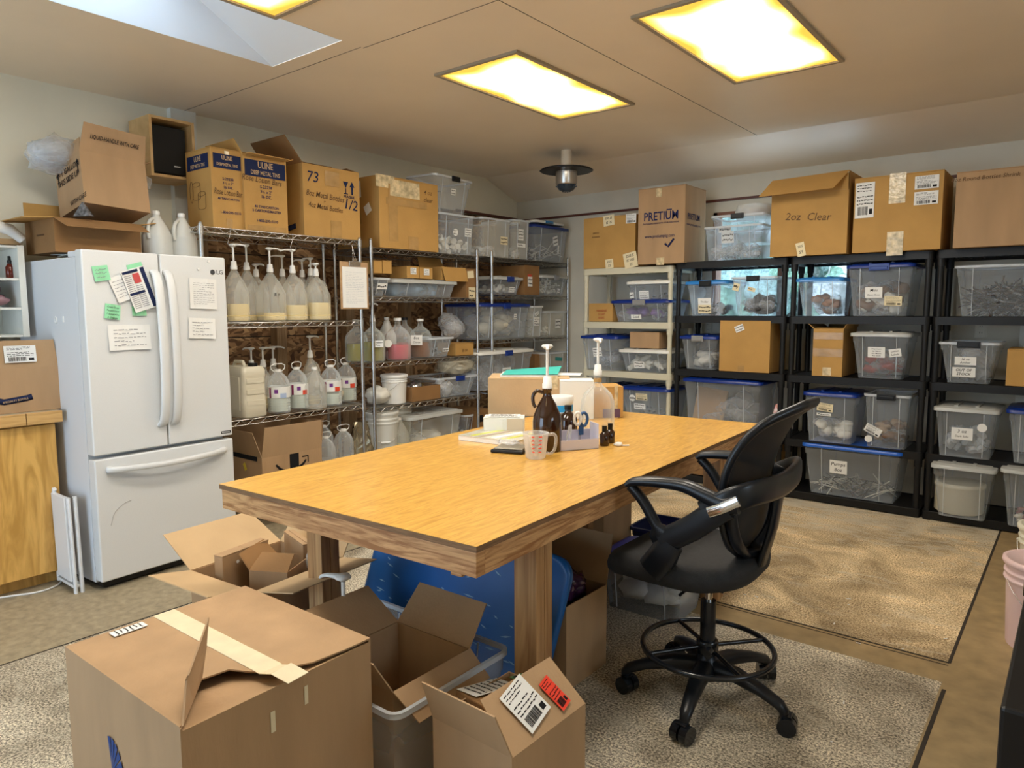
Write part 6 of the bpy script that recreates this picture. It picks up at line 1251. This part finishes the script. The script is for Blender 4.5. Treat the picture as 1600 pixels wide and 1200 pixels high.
# amber growler with pump
pG = ontable(840, 708)
def growler():
    t = thing('amber_growler', 'large dark amber glass jug with white pump on the work table', 'glass jug', (2.975, -3.55, Zt), R(215))
    b = B(); b.lathe([(.06, 0), (.064, .008), (.064, .13), (.06, .155), (.04, .205), (.022, .235), (.0185, .245), (.0185, .262), (.022, .265), (.022, .275)], 32); b.build('bottle', AMBER, t)
    b = B(); b.tube(bez([(.018, 0, .255), (.045, 0, .262), (.062, 0, .24), (.06, 0, .205), (.05, 0, .19)], 5), .008, 8); b.build('handle', AMBER, t)
    pump(t, .272, .125, R(91), 1.05)
    b = B(); b.obox((-.02, -.047, .17), (.05, .0, .03), (.0, .002, 0), (0, .014, .03)); b.build('tan_tape', TAPE_W, t)
growler()
t = thing('plastic_jar', 'white jar with blue band behind the amber bottles', 'jar', (2.70, -3.05, Zt), 0)
b = B(); b.lathe([(.06, 0), (.062, .006), (.062, .14)], 28); b.build('body', WHITE_P, t); b = B(); b.lathe([(.065, .14), (.066, .145), (.066, .17), (.063, .174)], 28); b.build('lid', WHITE_P, t); b = B(); b.lathe([(.0628, .095), (.0628, .13)], 28, caps=(False, False)); b.build('blue_band', mat('sky_blue_label', (.02, .3, .65), .4), t); b = B(); b.lathe([(.0628, .03), (.0628, .09)], 28, caps=(False, False)); b.build('label', mat('grey_brown_label', (.12, .1, .1), .5), t)
t = thing('amber_bottle', 'round amber bottle with black cap beside the white display box', 'bottle', (2.915, -3.30, Zt), 0)
b = B(); b.lathe([(.042, 0), (.045, .006), (.045, .095), (.038, .118), (.018, .135), (.014, .14), (.014, .15)], 28); b.build('bottle', AMBER, t); b = B(); b.lathe([(.017, .147), (.017, .168)], 18); b.build('cap', BLACK, t)
carboy('clear_glass_jug', 'large empty clear glass jug with white pump on the work table', (2.965, -3.12, Zt), R(40), .082, .30, None, 0, 'pump', None, stem=.12, nozzle=R(-90), cat='glass jug', band=True)
for x, y, lb in ((3.115, -3.30, 'small black bottle at the right of the table things, front one'), (3.10, -3.225, 'small black bottle at the right of the table things, back one')):
    t = thing('small_black_bottle', lb, 'bottle', (x, y, Zt), 0, 'small black bottles'); b = B(); b.lathe([(.02, 0), (.0215, .003), (.0215, .052), (.011, .062), (.009, .066)], 20); b.build('bottle', AMBER, t); b = B(); b.lathe([(.0115, .063), (.0115, .09)], 16); b.build('cap', BLACK, t)
# white display box with scissors
VIO = mat('white_violet_card', (.66, .64, .74), .6)
t = thing('display_box', 'white folded card display box holding scissors', 'box', (3.045, -3.43, Zt), 1.0)
b = B(); b.obox((-.09, -.045, 0), (.18, 0, 0), (0, .002, 0), (0, 0, .045)); b.obox((-.09, .045, 0), (.18, 0, 0), (0, .002, 0), (0, 0, .075)); b.obox((-.092, -.045, 0), (.002, 0, 0), (0, .09, 0), (0, 0, .1)); b.obox((.09, -.045, 0), (.002, 0, 0), (0, .09, 0), (0, 0, .11)); b.bx(-.09, -.045, 0, .09, .045, .002)
b.add([(-.09, -.047, 0), (-.05, -.047, .045), (-.09, -.047, .0451)], [(0, 1, 2)]); b.build('box', VIO, t)
t = thing('scissors', 'scissors with blue and white handles standing in the display box', 'scissors', (3.05, -3.40, Zt+.055), 1.0)
b = B(); b.tube([(.016*math.cos(a*math.pi/8)-.014, 0, .075+.028*math.sin(a*math.pi/8)) for a in range(16)], .0065, 8, closed=True); b.build('handle', WHITE_P, t)
b = B(); b.tube([(.018*math.cos(a*math.pi/8)+.018, .004, .07+.03*math.sin(a*math.pi/8)) for a in range(16)], .007, 8, closed=True); b.obox((-.006, 0, .0), (.022, 0, 0), (0, .008, 0), (0, 0, .045)); b.build('handle', mat('navy_handle', (.02, .08, .22), .3), t)
b = B(); b.obox((-.008, .002, -.05), (.012, 0, 0), (0, .003, 0), (0, 0, .06)); b.build('blade', CHROME, t)
for i in range(2):
    b = B(); b.cyl((0, 0, 0), (.02, .0, .09), .005, 8); tag(b.build('plastic_pipette', clear('pipette_plastic', (.85, .85, .85), .5), loc=(3.01+.012*i, -3.46+.02*i, Zt+.01), rot=1+i), ('clear plastic pipette' if i else 'second clear plastic pipette')+' leaning in the white display box', 'pipette', 'pipettes')
b = B(); b.blob((0, 0, .008), (.02, .015, .009), 0, 2, .4, 3, 1, flat=0); b.obox((.0, -.01, .001), (.05, .01, 0), (0, .016, 0), (0, 0, .002))
tag(b.build('tissue', PAPER, loc=(3.17, -3.27, Zt), rot=.6), 'crumpled white tissue beside the small black bottles', 'tissue')
